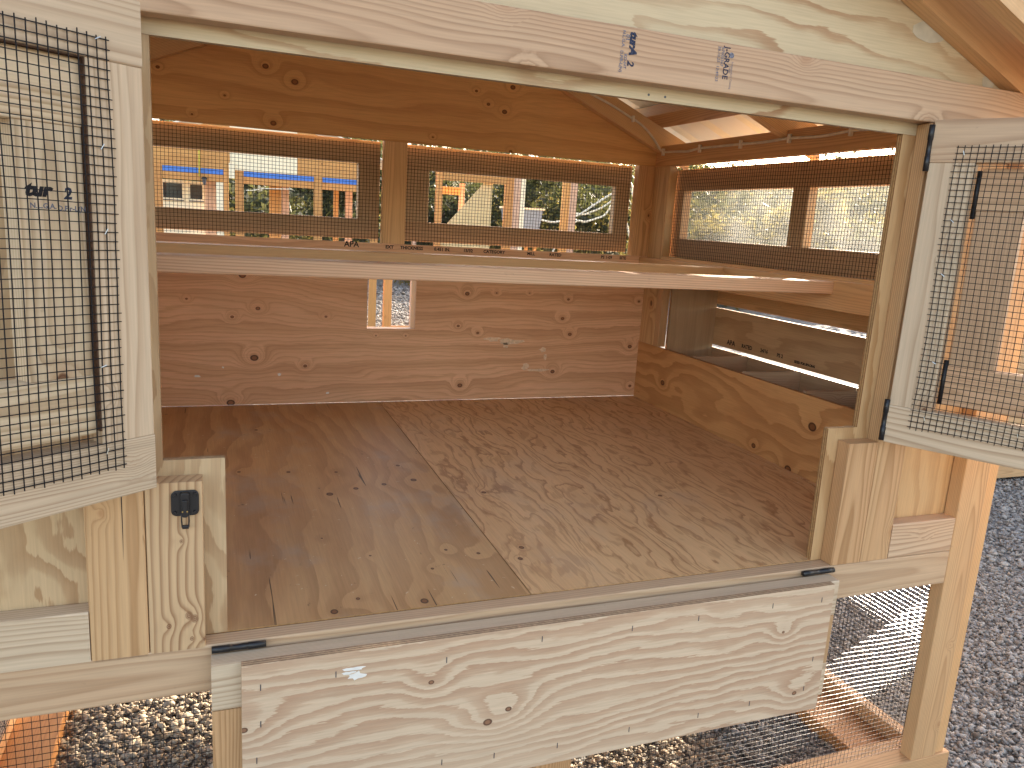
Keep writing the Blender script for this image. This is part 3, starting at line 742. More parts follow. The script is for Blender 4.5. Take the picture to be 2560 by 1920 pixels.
# pop door frame on the outside
box('pop_door_trim', pop[1] + 0.003, pop[1] + 0.09, 1.6875, 1.7655, 0.29, 0.58, 'z', M_FIR_Y, coop)
box('pop_door_sill', pop[0] - 0.02, pop[1] + 0.09, 1.6875, 1.7655, 0.255, 0.2895, 'x', M_FIR_Y, coop)
# upper gable of the back wall
prism('back_gable_panel', [(XL, 1.004), (XR, 1.004), (XR, rtop(XR) - .004), (XC, rtop(XC) - .004), (XL, rtop(XL) - .004)], 'y', 1.672, 1.687, 'x', m_back_up, coop)
for x0 in (-0.492, 0.5985, 1.6875):
    box('wall_stud', x0, x0 + 0.0885, 1.673, 1.711, 0.6255, 1.0035, 'z', M_FIR_IN, coop)
# back mesh windows
def window(label, lo_u, hi_u, zb, zt, opens, horiz, y_in, sashmat, mesh_r=0.0009, pane=None, seedw=1, tilt=0.0):
    """awning sash: two rails, stiles between the openings, wire cloth on the inside. horiz: 'x' along the back wall, 'y' along a side wall"""
    w = empty('window', (0, 0, 0), coop); w.location = -OFF[coop.name]
    if label: w['label'] = label
    t = 0.038; s = 1 if y_in > 0 else -1
    ya, yb = (y_in + s * 0.022, y_in + s * (0.022 + t))
    def B(nm, u0, u1, z0, z1, g, mat):
        if horiz == 'x': return box(nm, u0, u1, ya, yb, z0, z1, g, mat, w)
        return box(nm, ya, yb, u0, u1, z0, z1, g, mat, w)
    zo0, zo1 = opens[0][2], opens[0][3]
    B('sash_rail', lo_u, hi_u, zo1 + 0.0003, zt, horiz, sashmat); B('sash_rail', lo_u, hi_u, zb, zo0 - 0.0003, horiz, sashmat)
    us = [lo_u] + [v for o in opens for v in (o[0], o[1])] + [hi_u]
    for i in range(0, len(us), 2):
        if us[i + 1] - us[i] > 0.01: B('sash_stile', us[i], us[i + 1], zo0, zo1, 'z', sashmat)
    if pane:
        for o in opens:
            if horiz == 'x': box('pane', o[0] - .01, o[1] + .01, yb + s * .0005, yb + s * .0035, o[2] - .01, o[3] + .01, 'x', pane, w, 0)
            else: box('pane', yb + s * .0005, yb + s * .0035, o[0] - .01, o[1] + .01, o[2] - .01, o[3] + .01, 'y', pane, w, 0)
    return w
def glass_dusty():
    t = NT('dusty_acrylic'); n = t.noise(t.obj(), 7, 4)
    tr = t.n('ShaderNodeBsdfTransparent'); tr.inputs[0].default_value = (0.94, 0.95, 0.94, 1)
    tl = t.n('ShaderNodeBsdfTranslucent'); tl.inputs[0].default_value = (0.85, 0.87, 0.85, 1)
    gl = t.n('ShaderNodeBsdfGlossy'); gl.inputs['Roughness'].default_value = 0.05
    m1 = t.n('ShaderNodeMixShader'); t.put(t.smooth(n, 0.3, 0.7, 0.035, 0.075), m1.inputs[0])
    t.t.links.new(tr.outputs[0], m1.inputs[1]); t.t.links.new(tl.outputs[0], m1.inputs[2])
    m2 = t.n('ShaderNodeMixShader'); m2.inputs[0].default_value = 0.03
    t.t.links.new(m1.outputs[0], m2.inputs[1]); t.t.links.new(gl.outputs[0], m2.inputs[2])
    return t.done(m2.outputs[0])
M_DUSTY = glass_dusty()
M_SASH = fir('fir_sash_grey', (0.66, 0.45, 0.26), (0.44, 0.26, 0.13), 0.55, 0.3)
w1 = window('left back window with one wide opening', -0.395, 0.592, 0.637, 1.0022, [(-0.31, 0.511, 0.713, 0.918)], 'x', 1.693, M_SASH)
wire_sheet('wire_mesh', (-0.40, 1.7125, 0.632), (1, 0, 0), (0, 0, 1), 0.997, 0.366, M_WIRE, w1, 0.00095, seed=11, bulge=0.001)
w2 = window('right back window with one wide opening', 0.694, 1.678, 0.637, 1.0022, [(0.787, 1.6075, 0.7135, 0.912)], 'x', 1.693, M_SASH)
wire_sheet('wire_mesh', (0.6885, 1.7125, 0.632), (1, 0, 0), (0, 0, 1), 0.994, 0.366, M_WIRE, w2, 0.00095, seed=12, bulge=0.001)
# printing on the top strip of the back plywood
TI = 0.0175
for s_, x_, sz in (('APA', 0.455, 0.030), ('EXT', 0.612, TI), ('THICKNESS', 0.670, TI), ('0.451 IN.', 0.805, TI), ('15/32', 0.925, TI), ('CATEGORY', 1.01, TI), ('MILL', 1.20, TI), ('RATED', 1.30, TI), ('PS 1-09', 1.54, TI), ('SITE', 1.63, TI)):
    text('printing', s_, sz, (x_, 1.6713, 0.607), (1, 0, 0), (0, 0, 1), M_INK_K, bp, bold=0.0006)

# --- right side wall
box('wall_strip', 1.764, 1.779, 0.06, 1.6715, -0.040, 0.2505, 'y', m_strip, coop, 0.0008)
box('cleat', 1.7262, 1.7637, 0.06, 1.6712, 0.533, 0.6215, 'y', M_FIR_IN, coop)
box('wall_stud', 1.7645, 1.8025, 1.5535, 1.6715, 0.251, 1.002, 'z', M_FIR_IN, coop)
box('window_ledge', 1.7645, 1.8325, 0.06, 1.5530, 0.5855, 0.6315, 'y', M_FIR_IN, coop)
box('top_plate', 1.764, 1.802, 0.054, 1.6715, 1.003, 1.086, 'y', M_FIR_IN, coop)
w3 = window('right side window with two openings', 0.045, 1.592, 0.633, 0.991, [(0.13, 0.780, 0.711, 0.9045), (0.858, 1.520, 0.711, 0.9045)], 'y', 1.800, M_SASH, pane=M_DUSTY)
wire_sheet('wire_mesh', (1.806, 0.06, 0.628), (0, 1, 0), (0, 0, 1), 1.53, 0.374, M_WIRE, w3, 0.0008, seed=13, bulge=0.001)
# nest box hung on the right side
nest = empty('nest_box', (0, 0, 0), coop); nest.location = -OFF[coop.name]
box('end_panel', 1.8035, 2.034, 1.5005, 1.5155, 0.02, 0.575, 'z', m_nest_p, nest, 0.0008)
box('end_trim', 1.7645, 1.8025, 1.5145, 1.5525, 0.251, 0.585, 'z', M_FIR_Y, nest)
box('end_panel', 1.8035, 2.034, 0.285, 0.30, 0.02, 0.575, 'z', m_nest_p, nest, 0.0008)
box('nest_floor', 1.7795, 2.034, 0.3005, 1.50, 0.005, 0.0195, 'y', m_nest_p, nest, 0.0008)
for y in (1.262, 0.945, 0.627):
    box('divider', 1.7815, 2.0335, y - 0.009, y + 0.009, 0.02, 0.256, 'x', M_FIR, nest, 0.001)
bk = box('back_board', 2.0345, 2.0495, 0.285, 1.5155, 0.266, 0.4265, 'y', m_nest, nest, 0.0008)
box('back_board', 2.0345, 2.0495, 0.285, 1.5155, 0.005, 0.2535, 'y', m_nest_p, nest, 0.0008)
box('back_board', 2.0345, 2.0725, 0.285, 1.5155, 0.4425, 0.545, 'y', M_FIR_IN, nest)
prism('nest_lid', [(1.834, 0.598), (2.13, 0.548), (2.13, 0.563), (1.834, 0.613)], 'y', 0.26, 1.545, 'y', m_nest_p, nest)
for s_, y_, z_, sz in (('APA', 1.40, 0.282, 0.030), ('RATED', 1.30, 0.285, 0.022), ('24/16', 1.18, 0.288, 0.020), ('PS 2', 1.08, 0.286, 0.020), ('SIZED FOR SPACING', 0.98, 0.282, 0.012)):
    text('printing', s_, sz, (2.0342, y_, z_), (0, -1, 0), (0, 0, 1), M_INK_K, bk, bold=0.0008)

# --- left side wall (mostly hidden)
box('wall_strip', -0.494, -0.479, 0.06, 1.6715, 0.0012, 0.62, 'y', m_strip, coop, 0.0008)
box('top_plate', -0.532, -0.494, 0.054, 1.6715, 1.003, 1.086, 'y', M_FIR_IN, coop)
box('wall_stud', -0.532, -0.4945, 0.06, 0.15, 0.0, 1.002, 'z', M_FIR_IN, coop)
box('wall_stud', -0.532, -0.4945, 1.5535, 1.6715, 0.0, 1.002, 'z', M_FIR_IN, coop)
w4 = window('left side window with two openings', 0.16, 1.54, 0.633, 0.985, [(0.25, 0.80, 0.711, 0.9045), (0.89, 1.45, 0.711, 0.9045)], 'y', -0.532, M_SASH, pane=None)

# --- roosts
box('roost', -0.478, 1.7258, 0.510, 0.598, 0.581, 0.619, 'x', M_ROOST, coop, 0.004)
box('roost', -0.478, 1.7258, 1.062, 1.150, 0.581, 0.619, 'x', M_FIR_IN, coop, 0.004)

# --- roof: rafters, purlins, ribbed sheets
def sloped(name, xa, xb, y0, y1, dz0, dz1, mat, parent, side, grain='x'):
    f = lambda x: x if side > 0 else 2 * XC - x
    pts = [(f(xa), rtop(xa) + dz0), (f(xb), rtop(xb) + dz0), (f(xb), rtop(xb) + dz1), (f(xa), rtop(xa) + dz1)]
    # build with the grain along the slope
    a = Vector((pts[0][0], 0, pts[0][1])); b = Vector((pts[1][0], 0, pts[1][1]))
    lx = (b - a).normalized() if side > 0 else (a - b).normalized()
    ly = Vector((0, 1, 0)); lz = lx.cross(ly)
    if grain == 'y': lx2, ly2 = ly, -lx; R = Matrix((lx2, ly2, lx2.cross(ly2))).transposed()
    else: R = Matrix((lx, ly, lz)).transposed()
    c = Vector((sum(p[0] for p in pts) / 4, (y0 + y1) / 2, sum(p[1] for p in pts) / 4))
    Rt = R.transposed()
    vs = [Rt @ (Vector((p[0], y, p[1])) - c) for y in (y0, y1) for p in pts]
    Fc = [(0, 1, 2, 3), (7, 6, 5, 4), (0, 4, 5, 1), (1, 5, 6, 2), (2, 6, 7, 3), (3, 7, 4, 0)]
    me = bpy.data.meshes.new(name); me.from_pydata(vs, [], Fc); me.materials.append(mat)
    bm = bmesh.new(); bm.from_mesh(me); bmesh.ops.recalc_face_normals(bm, faces=bm.faces[:]); bm.to_mesh(me); bm.free()
    return link(name, me, parent, c, R.to_quaternion())
roof = empty('roof', (0, 0, 0), coop); roof.location = -OFF[coop.name]
for side in (1, -1):
    for y0 in (-0.001, 0.847, 1.633):
        sloped('rafter', XC + 0.012, 1.905, y0, y0 + 0.0375, -0.0965, 0, M_FIR_IN if y0 > 0.1 else M_RAFT, roof, side)
    sloped('fly_rafter', XC + 0.012, 1.955, -0.140, -0.102, -0.0965, 0, M_RAFT, roof, side)
    for xp in (0.72, 1.19, 1.678):
        sloped('purlin', xp, xp + 0.082, -0.14, 1.83, 0.0006, 0.0412, M_FIR_IN, roof, side, 'y')
    # three ribbed sheets a side
    for k in range(3):
        ya, yb = -0.165 + k * 0.675, -0.165 + (k + 1) * 0.675 + 0.02
        prof = [(0.0, 0), (0.02, 0.018), (0.045, 0.018), (0.065, 0)]
        pr_ = []
        for j in range(3):
            for (dy, dz) in prof: pr_.append((ya + j * 0.225 + dy, dz))
        pr_.append((yb, 0))
        V, F = [], []
        for (y, dz) in pr_:
            for xx in (XC - 0.0, 2.02):
                for th in (0.0, 0.0012):
                    X_ = xx if side > 0 else 2 * XC - xx
                    V.append((X_, y, rtop(xx) + 0.0425 + dz + th + k * 0.0016))
        for i in range(len(pr_) - 1):
            a = i * 4; b = a + 4
            F += [(a, b, b + 2, a + 2), (a + 1, a + 3, b + 3, b + 1), (a, a + 1, b + 1, b), (a + 2, b + 2, b + 3, a + 3)]
        F += [(0, 2, 3, 1), tuple(len(V) - 4 + q for q in (0, 1, 3, 2))]
        o = mesh_from('roof_sheet', V, F, M_ROOF, roof)

# --- grade stamps printed on the front beam
def stamp(x, z, s, size, mat, shear=0.0, bold=0.0, sx=1.0):
    return text('lettering', s, size, (x, -0.0006, z), (0, 0, -1), (1, 0, 0), mat, beam, shear, bold, sx=sx)
stamp(0.7025, 1.0795, 'turA', 0.0205, M_INK, 0.25, 0.0012, 1.0)
stamp(0.7005, 1.0305, '2', 0.0185, M_INK, 0.2, 0.0006)
stamp(0.6935, 1.0735, '01', 0.011, M_INK_L, 0, 0.0003)
stamp(0.6865, 1.0795, 'N.L.G.A.', 0.0082, M_INK_L, 0, 0.0002)
stamp(0.6925, 1.0405, 'KD-HT', 0.0082, M_INK_L, 0, 0.0002)
stamp(0.6845, 1.0455, 'D.FIR-L(N)', 0.0082, M_INK_L, 0, 0.0002)
stamp(0.905, 1.0805, 'J-GRADE', 0.0165, M_INK, 0, 0.0003, 0.92)
stamp(0.8975, 1.0785, '67002367', 0.0085, M_INK_L, 0, 0.0001)
stamp(0.8895, 1.0795, '28.10.25  12:49:23', 0.0085, M_INK_L, 0, 0.0001)
stamp(0.9225, 1.0555, 'Independent Coating', 0.0058, M_INK_L)
stamp(0.9175, 1.0480, '1-800', 0.0058, M_INK_L)
dot = blob('emblem', 0.9205, 1.0665, 0.0052, 0.0052, -0.0005, M_INK_L, 2, n=16, ragged=0.06, thick=0.0002); attach(dot, beam)

# --- doors
def door(name, origin, ang, s, W, zb, zt, label, seedd):
    d = empty('door', (origin[0], origin[1], 0), coop, RAD(ang)); d['label'] = label
    d.location = Vector((origin[0], origin[1], 0)) - OFF[coop.name]
    Y0, Y1 = (-0.038, 0.0) if s > 0 else (0.0, 0.038)
    w = 0.0885
    box('top_rail', 0, W, Y0, Y1, zt - w, zt, 'x', M_FIR_W if s > 0 else M_FIR, d)
    box('bottom_rail', 0, W, Y0, Y1, zb, zb + w, 'x', M_FIR_W, d)
    ws = 0.081 if s > 0 else w
    box('stile', 0, ws, Y0, Y1, zb + w + 0.0004, zt - w - 0.0004, 'z', M_FIR_W, d)
    box('stile', W - w, W, Y0, Y1, zb + w + 0.0004, zt - w - 0.0004, 'z', M_FIR_W, d)
    # inset awning sash at the outer face
    S0, S1 = (-0.0500, -0.0120) if s > 0 else (Y1 + 0.0005, Y1 + 0.0385)
    x0, x1, z0, z1 = ws + (0.010 if s < 0 else 0.0025), W - w - 0.010, zb + w + 0.014, zt - w - (0.008 if s < 0 else 0.002)
    sm_ = M_FIR_L if s > 0 else M_FIR_T
    sr = box('sash_rail', x0, x1, S0, S1, z1 - w, z1, 'x', sm_, d)
    box('sash_rail', x0, x1, S0, S1, z0, z0 + w, 'x', sm_, d)
    st = box('sash_stile', x0, x0 + w, S0, S1, z0 + w + 0.0004, z1 - w - 0.0004, 'z', sm_, d)
    box('sash_stile', x1 - w, x1, S0, S1, z0 + w + 0.0004, z1 - w - 0.0004, 'z', M_FIR_W, d)
    if s > 0:      # dark strips painting in the shade of the gap round the sash
        box('gap_shade_strip', ws + 0.0003, ws + 0.0022, S1 - 0.004, Y1 - 0.001, zb + w + 0.02, zt - w - 0.0008, 'z', M_GAP_SHADE, d, 0)
        box('gap_shade_strip', ws + 0.003, W - w - 0.001, S1 - 0.004, Y1 - 0.001, zt - w - 0.0018, zt - w - 0.0003, 'x', M_GAP_SHADE, d, 0)
    # wire cloth and its staples on the inner face
    my = 0.0022 if s > 0 else -0.0022
    mx0 = 0.052; mz = 0.053 if s > 0 else 0.046; lz = zt - zb - 0.052 - mz
    wire_sheet('wire_mesh', (mx0, my, zb + mz), (1, 0, 0), (0, 0, 1), W - 2 * mx0, lz, M_WIRE, d, 0.0009, bulge=0.0011, wob=0.0007, seed=seedd)
    cl = 0.0127
    stp = [(1, 47), (15, 47), (30, 47), (1, 36), (1, 27), (2, 12), (2, 2), (16, 2), (29, 1), (44, 47), (44, 3)]
    for (i, j) in stp:
        a = mx0 + i * cl; b = zb + mz + j * cl; q = random.uniform(-0.6, 0.6) + 0.8
        V, F = tube_data([(a - 0.004 * math.cos(q), my + s * 0.0002, b + 0.004 * math.sin(q)), (a - 0.004 * math.cos(q), my + s * 0.0022, b + 0.0045 * math.sin(q)), (a + 0.004 * math.cos(q), my + s * 0.0022, b - 0.0045 * math.sin(q)), (a + 0.004 * math.cos(q), my + s * 0.0002, b - 0.004 * math.sin(q))], 0.0007, 5)
        mesh_from('staple', V, F, M_STEEL, d)
    # hinges: barrel and leaf on the hinge edge
    hy = my * 0.3 if s < 0 else -0.040
    for zc in (zt - 0.058, zb + 0.052):
        V, F = tube_data([(-0.004, hy, zc - 0.048), (-0.004, hy, zc - 0.017), (-0.004, hy, zc - 0.0165), (-0.004, hy, zc + 0.0165), (-0.004, hy, zc + 0.017), (-0.004, hy, zc + 0.048)], [0.006, 0.006, 0.0052, 0.0052, 0.006, 0.006], 10)
        h = mesh_from('hinge', V, F, M_BLACK, d, True)
    for zc in ((z1 - 0.055), (z0 + 0.05)) if s < 0 else ():
        V, F = tube_data([(w + 0.005, (S0 + S1) / 2 + s * 0.016, zc - 0.05), (w + 0.005, (S0 + S1) / 2 + s * 0.016, zc + 0.05)], 0.0052, 8)
        mesh_from('sash_hinge', V, F, M_BLACK, d, True)
    return d, st, Y0
dl, dst, _ = door('door', (-0.092, -0.049), -144, 1, 0.775, 0.2885, 1.0005, 'left upper door swung outwards, seen from its wire covered inner face', 21)
dr, drst, _ = door('door', (1.437, -0.020), -60, -1, 0.775, 0.2885, 1.0005, 'right upper door swung outwards, seen from its wire covered inner face', 22)
# stamp on the left door's sash stile
ca, sa = math.cos(RAD(-144)), math.sin(RAD(-144))
def dpt(x, y, z): return (-0.092 + x * ca - y * sa, -0.049 + x * sa + y * ca, z)
xd = (-ca, -sa, 0)
text('lettering', 'tur', 0.024, dpt(0.162, -0.0117, 0.728), xd, (0, 0, 1), M_INK_K, dst, 0.25, 0.0013, sx=1.1)
text('lettering', '2', 0.021, dpt(0.112, -0.0117, 0.726), xd, (0, 0, 1), M_INK, dst, 0.15, 0.0008)
text('lettering', 'N.L.G.A.', 0.0095, dpt(0.156, -0.0117, 0.712), xd, (0, 0, 1), M_INK_L, dst, 0, 0.0003)
text('lettering', 'D.Fir-L(N)', 0.0095, dpt(0.121, -0.0117, 0.710), xd, (0, 0, 1), M_INK_L, dst, 0, 0.0003)

# --- clean-out drop door hanging below the sill
drop = empty('drop_door', (0, 0, 0), coop); drop.location = -OFF[coop.name]; drop['label'] = 'drop-down clean-out door hanging open below the sill'
box('top_rail', -0.018, 1.346, -0.046, -0.008, -0.1235, -0.036, 'x', M_FIR_W, drop)
box('bottom_rail', -0.018, 1.346, -0.046, -0.008, -0.333, -0.2475, 'x', M_FIR_W, drop)
for x0 in (-0.018, 1.2575):
    box('stile', x0, x0 + 0.0885, -0.046, -0.008, -0.247, -0.124, 'z', M_FIR_Y, drop)
pd = box('panel', 0.030, 1.316, -0.064, -0.0465, -0.352, -0.034, 'x', m_drop, drop, 0.0008)
for (x, z) in ((0.061, -.079), (0.189, -.075), (0.394, -.079), (0.588, -.064), (0.790, -.070), (0.951, -.069), (1.145, -.065), (1.283, -.068), (0.061, -.150), (0.054, -.221), (0.394, -.298), (0.502, -.306), (0.640, -.312), (0.807, -.308), (0.980, -.307), (1.117, -.303), (1.269, -.291), (1.283, -.217)):
    box('staple', x - 0.0008, x + 0.0008, -0.0646, -0.0638, z - 0.006, z + 0.006, 'z', M_STAPLE_D, drop, 0)
for (cx, cz, rx, rz, s_) in ((0.222, -.069, .020, .0035, 21), (0.226, -.083, .014, .007, 22), (0.21, -.076, .012, .003, 23)):
    attach(blob('paint_smear', cx, cz, rx, rz, -0.0641, M_WHITE, s_), pd)
for xa in (-0.017, 1.271):
    xb = xa + 0.0905
    V, F = tube_data([(xa, -0.008, -0.0285), (xa + 0.030, -0.008, -0.0285), (xa + 0.0302, -0.008, -0.0285), (xa + 0.0603, -0.008, -0.0285), (xa + 0.0605, -0.008, -0.0285), (xb, -0.008, -0.0285)], [0.0062, 0.0062, 0.0055, 0.0055, 0.0062, 0.0062], 10)
    mesh_from('hinge', V, F, M_BLACK, drop, True)

# --- toggle latch on the short post
lt = empty('latch', (0, 0, 0), coop); lt.location = -OFF[coop.name]; lt['label'] = 'black toggle latch with a hanging wire loop'
def rounded(name, cx, cz, w, h, r, y0, y1, mat, parent):
    pts = []
    for qx, qz, a0 in ((1, 1, 0), (-1, 1, 90), (-1, -1, 180), (1, -1, 270)):
        for k in range(6):
            a = RAD(a0 + k * 18); pts.append((cx + qx * (w / 2 - r) + r * math.cos(a), cz + qz * (h / 2 - r) + r * math.sin(a)))
    o = prism(name, pts, 'y', y0, y1, 'z', mat, parent)
    m = o.modifiers.new('b', 'BEVEL'); m.width = 0.0012; m.segments = 2; m.limit_method = 'ANGLE'; m.angle_limit = 0.9
    return o
rounded('base_plate', -0.0535, 0.2435, 0.043, 0.044, 0.009, -0.0045, -0.0005, M_BLACK, lt)
rounded('body', -0.0535, 0.2455, 0.0135, 0.037, 0.004, -0.0135, -0.0048, M_BLACK, lt)
rounded('lever', -0.0535, 0.238, 0.009, 0.030, 0.003, -0.0175, -0.0138, M_BLACK, lt)
for dx in (-0.0155, 0.0155):
    for dz in (-0.0155, 0.0155):
        V, F = tube_data([(-0.0535 + dx, -0.0044, 0.2435 + dz), (-0.0535 + dx, -0.0062, 0.2435 + dz)], [0.0036, 0.0026], 10)
        mesh_from('screw', V, F, M_BLACK, lt)
for dx in (-0.0035, 0.0035):
    V, F = tube_data([(-0.0535 + dx, -0.0176, 0.234), (-0.0535 + dx, -0.0190, 0.234)], 0.0013, 8)
    mesh_from('rivet', V, F, plain('brass_rivet', (0.55, 0.40, 0.14), 0.3, 0.5, 0.9), lt)
tube('wire_loop', [(-0.0590, -0.012, 0.234), (-0.0592, -0.010, 0.215), (-0.0585, -0.008, 0.2035), (-0.0535, -0.0075, 0.2015), (-0.0485, -0.008, 0.2035), (-0.0478, -0.010, 0.215), (-0.0480, -0.012, 0.234)], 0.0013, M_BLACK, lt)
box('loop_tip', -0.0585, -0.0485, -0.011, -0.0055, 0.2005, 0.2065, 'x', M_BLACK, lt, 0.0012)

# screws in the header edge
for x in (0.772, 0.808):
    V, F = tube_data([(x, YP0 - 0.0004, 0.984), (x, YP0 + 0.001, 0.984)], 0.0025, 8)
    mesh_from('screw', V, F, M_STAPLE_D, coop).location = -OFF[coop.name]

# ================================================================== power cable along the eave
cable = empty('power_cable', (1.755, 1.60, 1.05)); OFF[cable.name] = Vector((1.755, 1.60, 1.05))
tag(cable, 'cream electrical cable clipped along the back rafter and right wall plate', 'cable')
yk = 1.6275
cpts = [(1.20, yk, 1.335), (1.395, yk, 1.262), (1.50, yk, 1.226), (1.612, yk, 1.180), (1.655, yk, 1.160), (1.690, yk, 1.136), (1.728, yk, 1.100), (1.753, 1.622, 1.069), (1.757, 1.600, 1.060), (1.757, 1.50, 1.056), (1.757, 1.42, 1.052), (1.757, 1.339, 1.058), (1.757, 1.20, 1.057), (1.757, 1.084, 1.056), (1.757, 0.95, 1.054), (1.757, 0.829, 1.057), (1.757, 0.69, 1.052), (1.757, 0.561, 1.058), (1.757, 0.48, 1.056), (1.757, 0.30, 1.054), (1.757, 0.12, 1.055)]
def catmull(P, n=5):
    P = [Vector(p) for p in P]; out = []
    for i in range(len(P) - 1):
        a, b, c, d = P[max(i - 1, 0)], P[i], P[i + 1], P[min(i + 2, len(P) - 1)]
        for k in range(n):
            t = k / n
            out.append(0.5 * ((2 * b) + (c - a) * t + (2 * a - 5 * b + 4 * c - d) * t * t + (3 * b - a - 3 * c + d) * t ** 3))
    return out + [P[-1]]
V, F = tube_data(catmull(cpts), 0.0046, 8)
o = mesh_from('sheath', V, F, M_CABLE, cable, True); o.location = -OFF[cable.name]
for (x, y, z) in ((1.612, yk, 1.180), (1.757, 1.605, 1.061), (1.757, 1.339, 1.058), (1.757, 1.084, 1.056), (1.757, 0.829, 1.057), (1.757, 0.561, 1.058), (1.757, 0.30, 1.054)):
    if y == yk: b_ = box('clip', x - 0.005, x + 0.005, y - 0.0065, y + 0.004, z - 0.012, z + 0.012, 'z', M_CLIP, cable, 0.0015)
    else: b_ = box('clip', x - 0.0065, x + 0.005, y - 0.005, y + 0.005, z - 0.015, z + 0.013, 'z', M_CLIP, cable, 0.0015)

# ================================================================== wood shavings on the coop floor
def shavings():
    V, F = [], []; rs = random.Random(5)
    def chip(x, y, s):
        a = rs.uniform(0, 6.28); l, w = s * rs.uniform(0.6, 2.0), s * rs.uniform(0.25, 0.6); b = len(V)
        c, q = math.cos(a), math.sin(a); z = 0.0016 - 0.0215 * (1.672 - y) / 1.634
        for (u, v, h) in ((-l, -w, 0), (0, -w, s * 0.5), (l, -w, 0), (l, w, 0), (0, w, s * 0.5), (-l, w, 0)):
            V.append((x + u * c - v * q, y + u * q + v * c, z + h * rs.uniform(0.3, 1)))
        F.append((b, b + 1, b + 4, b + 5)); F.append((b + 1, b + 2, b + 3, b + 4))
    for i in range(210): chip(rs.uniform(-0.1, 0.6), rs.uniform(0.06, 1.65), rs.choice((0.0012, 0.0014, 0.0018, 0.0026)))
    for i in range(90): chip(rs.uniform(0.6, 1.7), rs.uniform(0.06, 1.65), rs.choice((0.001, 0.0013, 0.002)))
    for i in range(240):
        y = rs.uniform(0.35, 1.0); chip(1.755 - abs(rs.gauss(0, 0.035)), y, rs.uniform(0.001, 0.0026))
    for i in range(60): chip(rs.gauss(1.45, 0.18), rs.gauss(1.45, 0.12), rs.uniform(0.001, 0.002))
    t = NT('wood_shaving'); 
    o = mesh_from('wood_shavings', V, F, plain('pale_shaving', (0.62, 0.50, 0.33), 0.7, 0.2), None)
    return tag(o, kind='stuff')
shavings()

# ================================================================== neighbouring coops and frames
def neighbour(loc, label):
    n = empty('chicken_coop', loc); OFF[n.name] = Vector(loc)
    return tag(n, label, 'chicken coop', 'coops standing in the yard')
# coop straight behind, with blue trim
N1 = neighbour((0.5, 8.9, GZ), 'neighbouring coop with blue trim under its plywood gable, behind the back windows')
yq = 8.2
MO = fir('fir_far', (0.64, 0.34, 0.115), (0.42, 0.19, 0.055), 0.5, 0.3)
prism('gable_panel', [(-0.80, 1.125), (1.80, 1.125), (1.80, 1.30), (0.5, 1.86), (-0.80, 1.30)], 'y', yq + 0.04, yq + 0.055, 'x', m_far, N1)
for x0, x1 in ((-0.62, -0.53), (0.10, 0.155), (0.222, 0.312), (1.09, 1.185), (1.76, 1.85)):
    box('post', x0, x1, yq, yq + 0.038, GZ, 1.124, 'z', MO, N1)
for x0, x1 in ((-0.525, 0.098), (0.314, 1.088), (1.187, 1.60)):
    box('trim_strip', x0, x1, yq + 0.012, yq + 0.03, 1.066, 1.121, 'x', M_BLUE, N1)
    box('head_rail', x0, x1, yq + 0.012, yq + 0.05, 0.985, 1.0655, 'x', MO, N1)
box('sun_patch_sheet', 0.17, 0.90, yq + 0.018, yq + 0.038, 1.128, 1.62, 'x', M_CREAM, N1)  # pale sheets painting in a sunlit patch on the gable and trim
box('sun_patch_sheet', 0.157, 0.220, yq - 0.012, yq + 0.006, 1.035, 1.20, 'z', M_CREAM, N1)
box('side_panel', 0.62, 0.76, yq + 0.5, yq + 0.52, 0.2, 1.0, 'z', m_far, N1)
box('post', 0.765, 0.85, yq + 0.49, yq + 0.528, GZ, 1.1, 'z', M_PINK, N1)
box('post', 1.385, 1.45, yq + 0.49, yq + 0.528, GZ, 1.1, 'z', MO, N1)
box('post', 1.53, 1.62, yq + 0.49, yq + 0.528, GZ, 1.1, 'z', M_PINK, N1)
box('back_wall', -0.56, 0.02, yq + 0.40, yq + 0.42, GZ + 0.2, 0.984, 'x', M_CREAM, N1)
for x0, x1 in ((-0.545, -0.345), (-0.26, -0.13)):
    f_ = box('window', x0 - 0.02, x1 + 0.02, yq + 0.385, yq + 0.399, 0.755, 0.965, 'x', M_CREAM, N1, 0)
    g_ = box('window_pane', x0, x1, yq + 0.378, yq + 0.384, 0.785, 0.945, 'x', M_DKGLASS, N1, 0)
    box('window_sill', x0 - 0.01, x1 + 0.02, yq + 0.372, yq + 0.384, 0.752, 0.764, 'x', M_STAPLE_D, N1, 0)
box('door_board', -0.10, 0.02, yq + 0.30, yq + 0.32, GZ, 0.99, 'z', M_PINK, N1)
box('door_board', 0.022, 0.098, yq + 0.02, yq + 0.05, GZ, 0.984, 'z', M_CREAM, N1)
box('base_rail', -0.62, 1.85, yq + 0.039, yq + 0.09, GZ, GZ + 0.09, 'x', MO, N1)
for sgn in (1, -1):
    V = [(0.5, yq - 0.15, 1.93), (0.5 + sgn * 1.5, yq - 0.15, 1.30), (0.5 + sgn * 1.5, yq + 1.5, 1.30), (0.5, yq + 1.5, 1.93)]
    V += [(a, b, c + 0.02) for a, b, c in V]
    Fq = [(0, 1, 2, 3), (4, 7, 6, 5), (0, 4, 5, 1), (1, 5, 6, 2), (2, 6, 7, 3), (3, 7, 4, 0)]
    mesh_from('roof_sheet', V, Fq, M_ROOF, N1).location = -OFF[N1.name]
st_ = tag(tube('ratchet_strap', [(-0.148, yq - 0.02, 1.55), (-0.150, yq - 0.02, 1.03)], 0.013, M_YELLOW, None, 4), 'yellow strap hanging down the gable of the blue trimmed coop', 'strap')
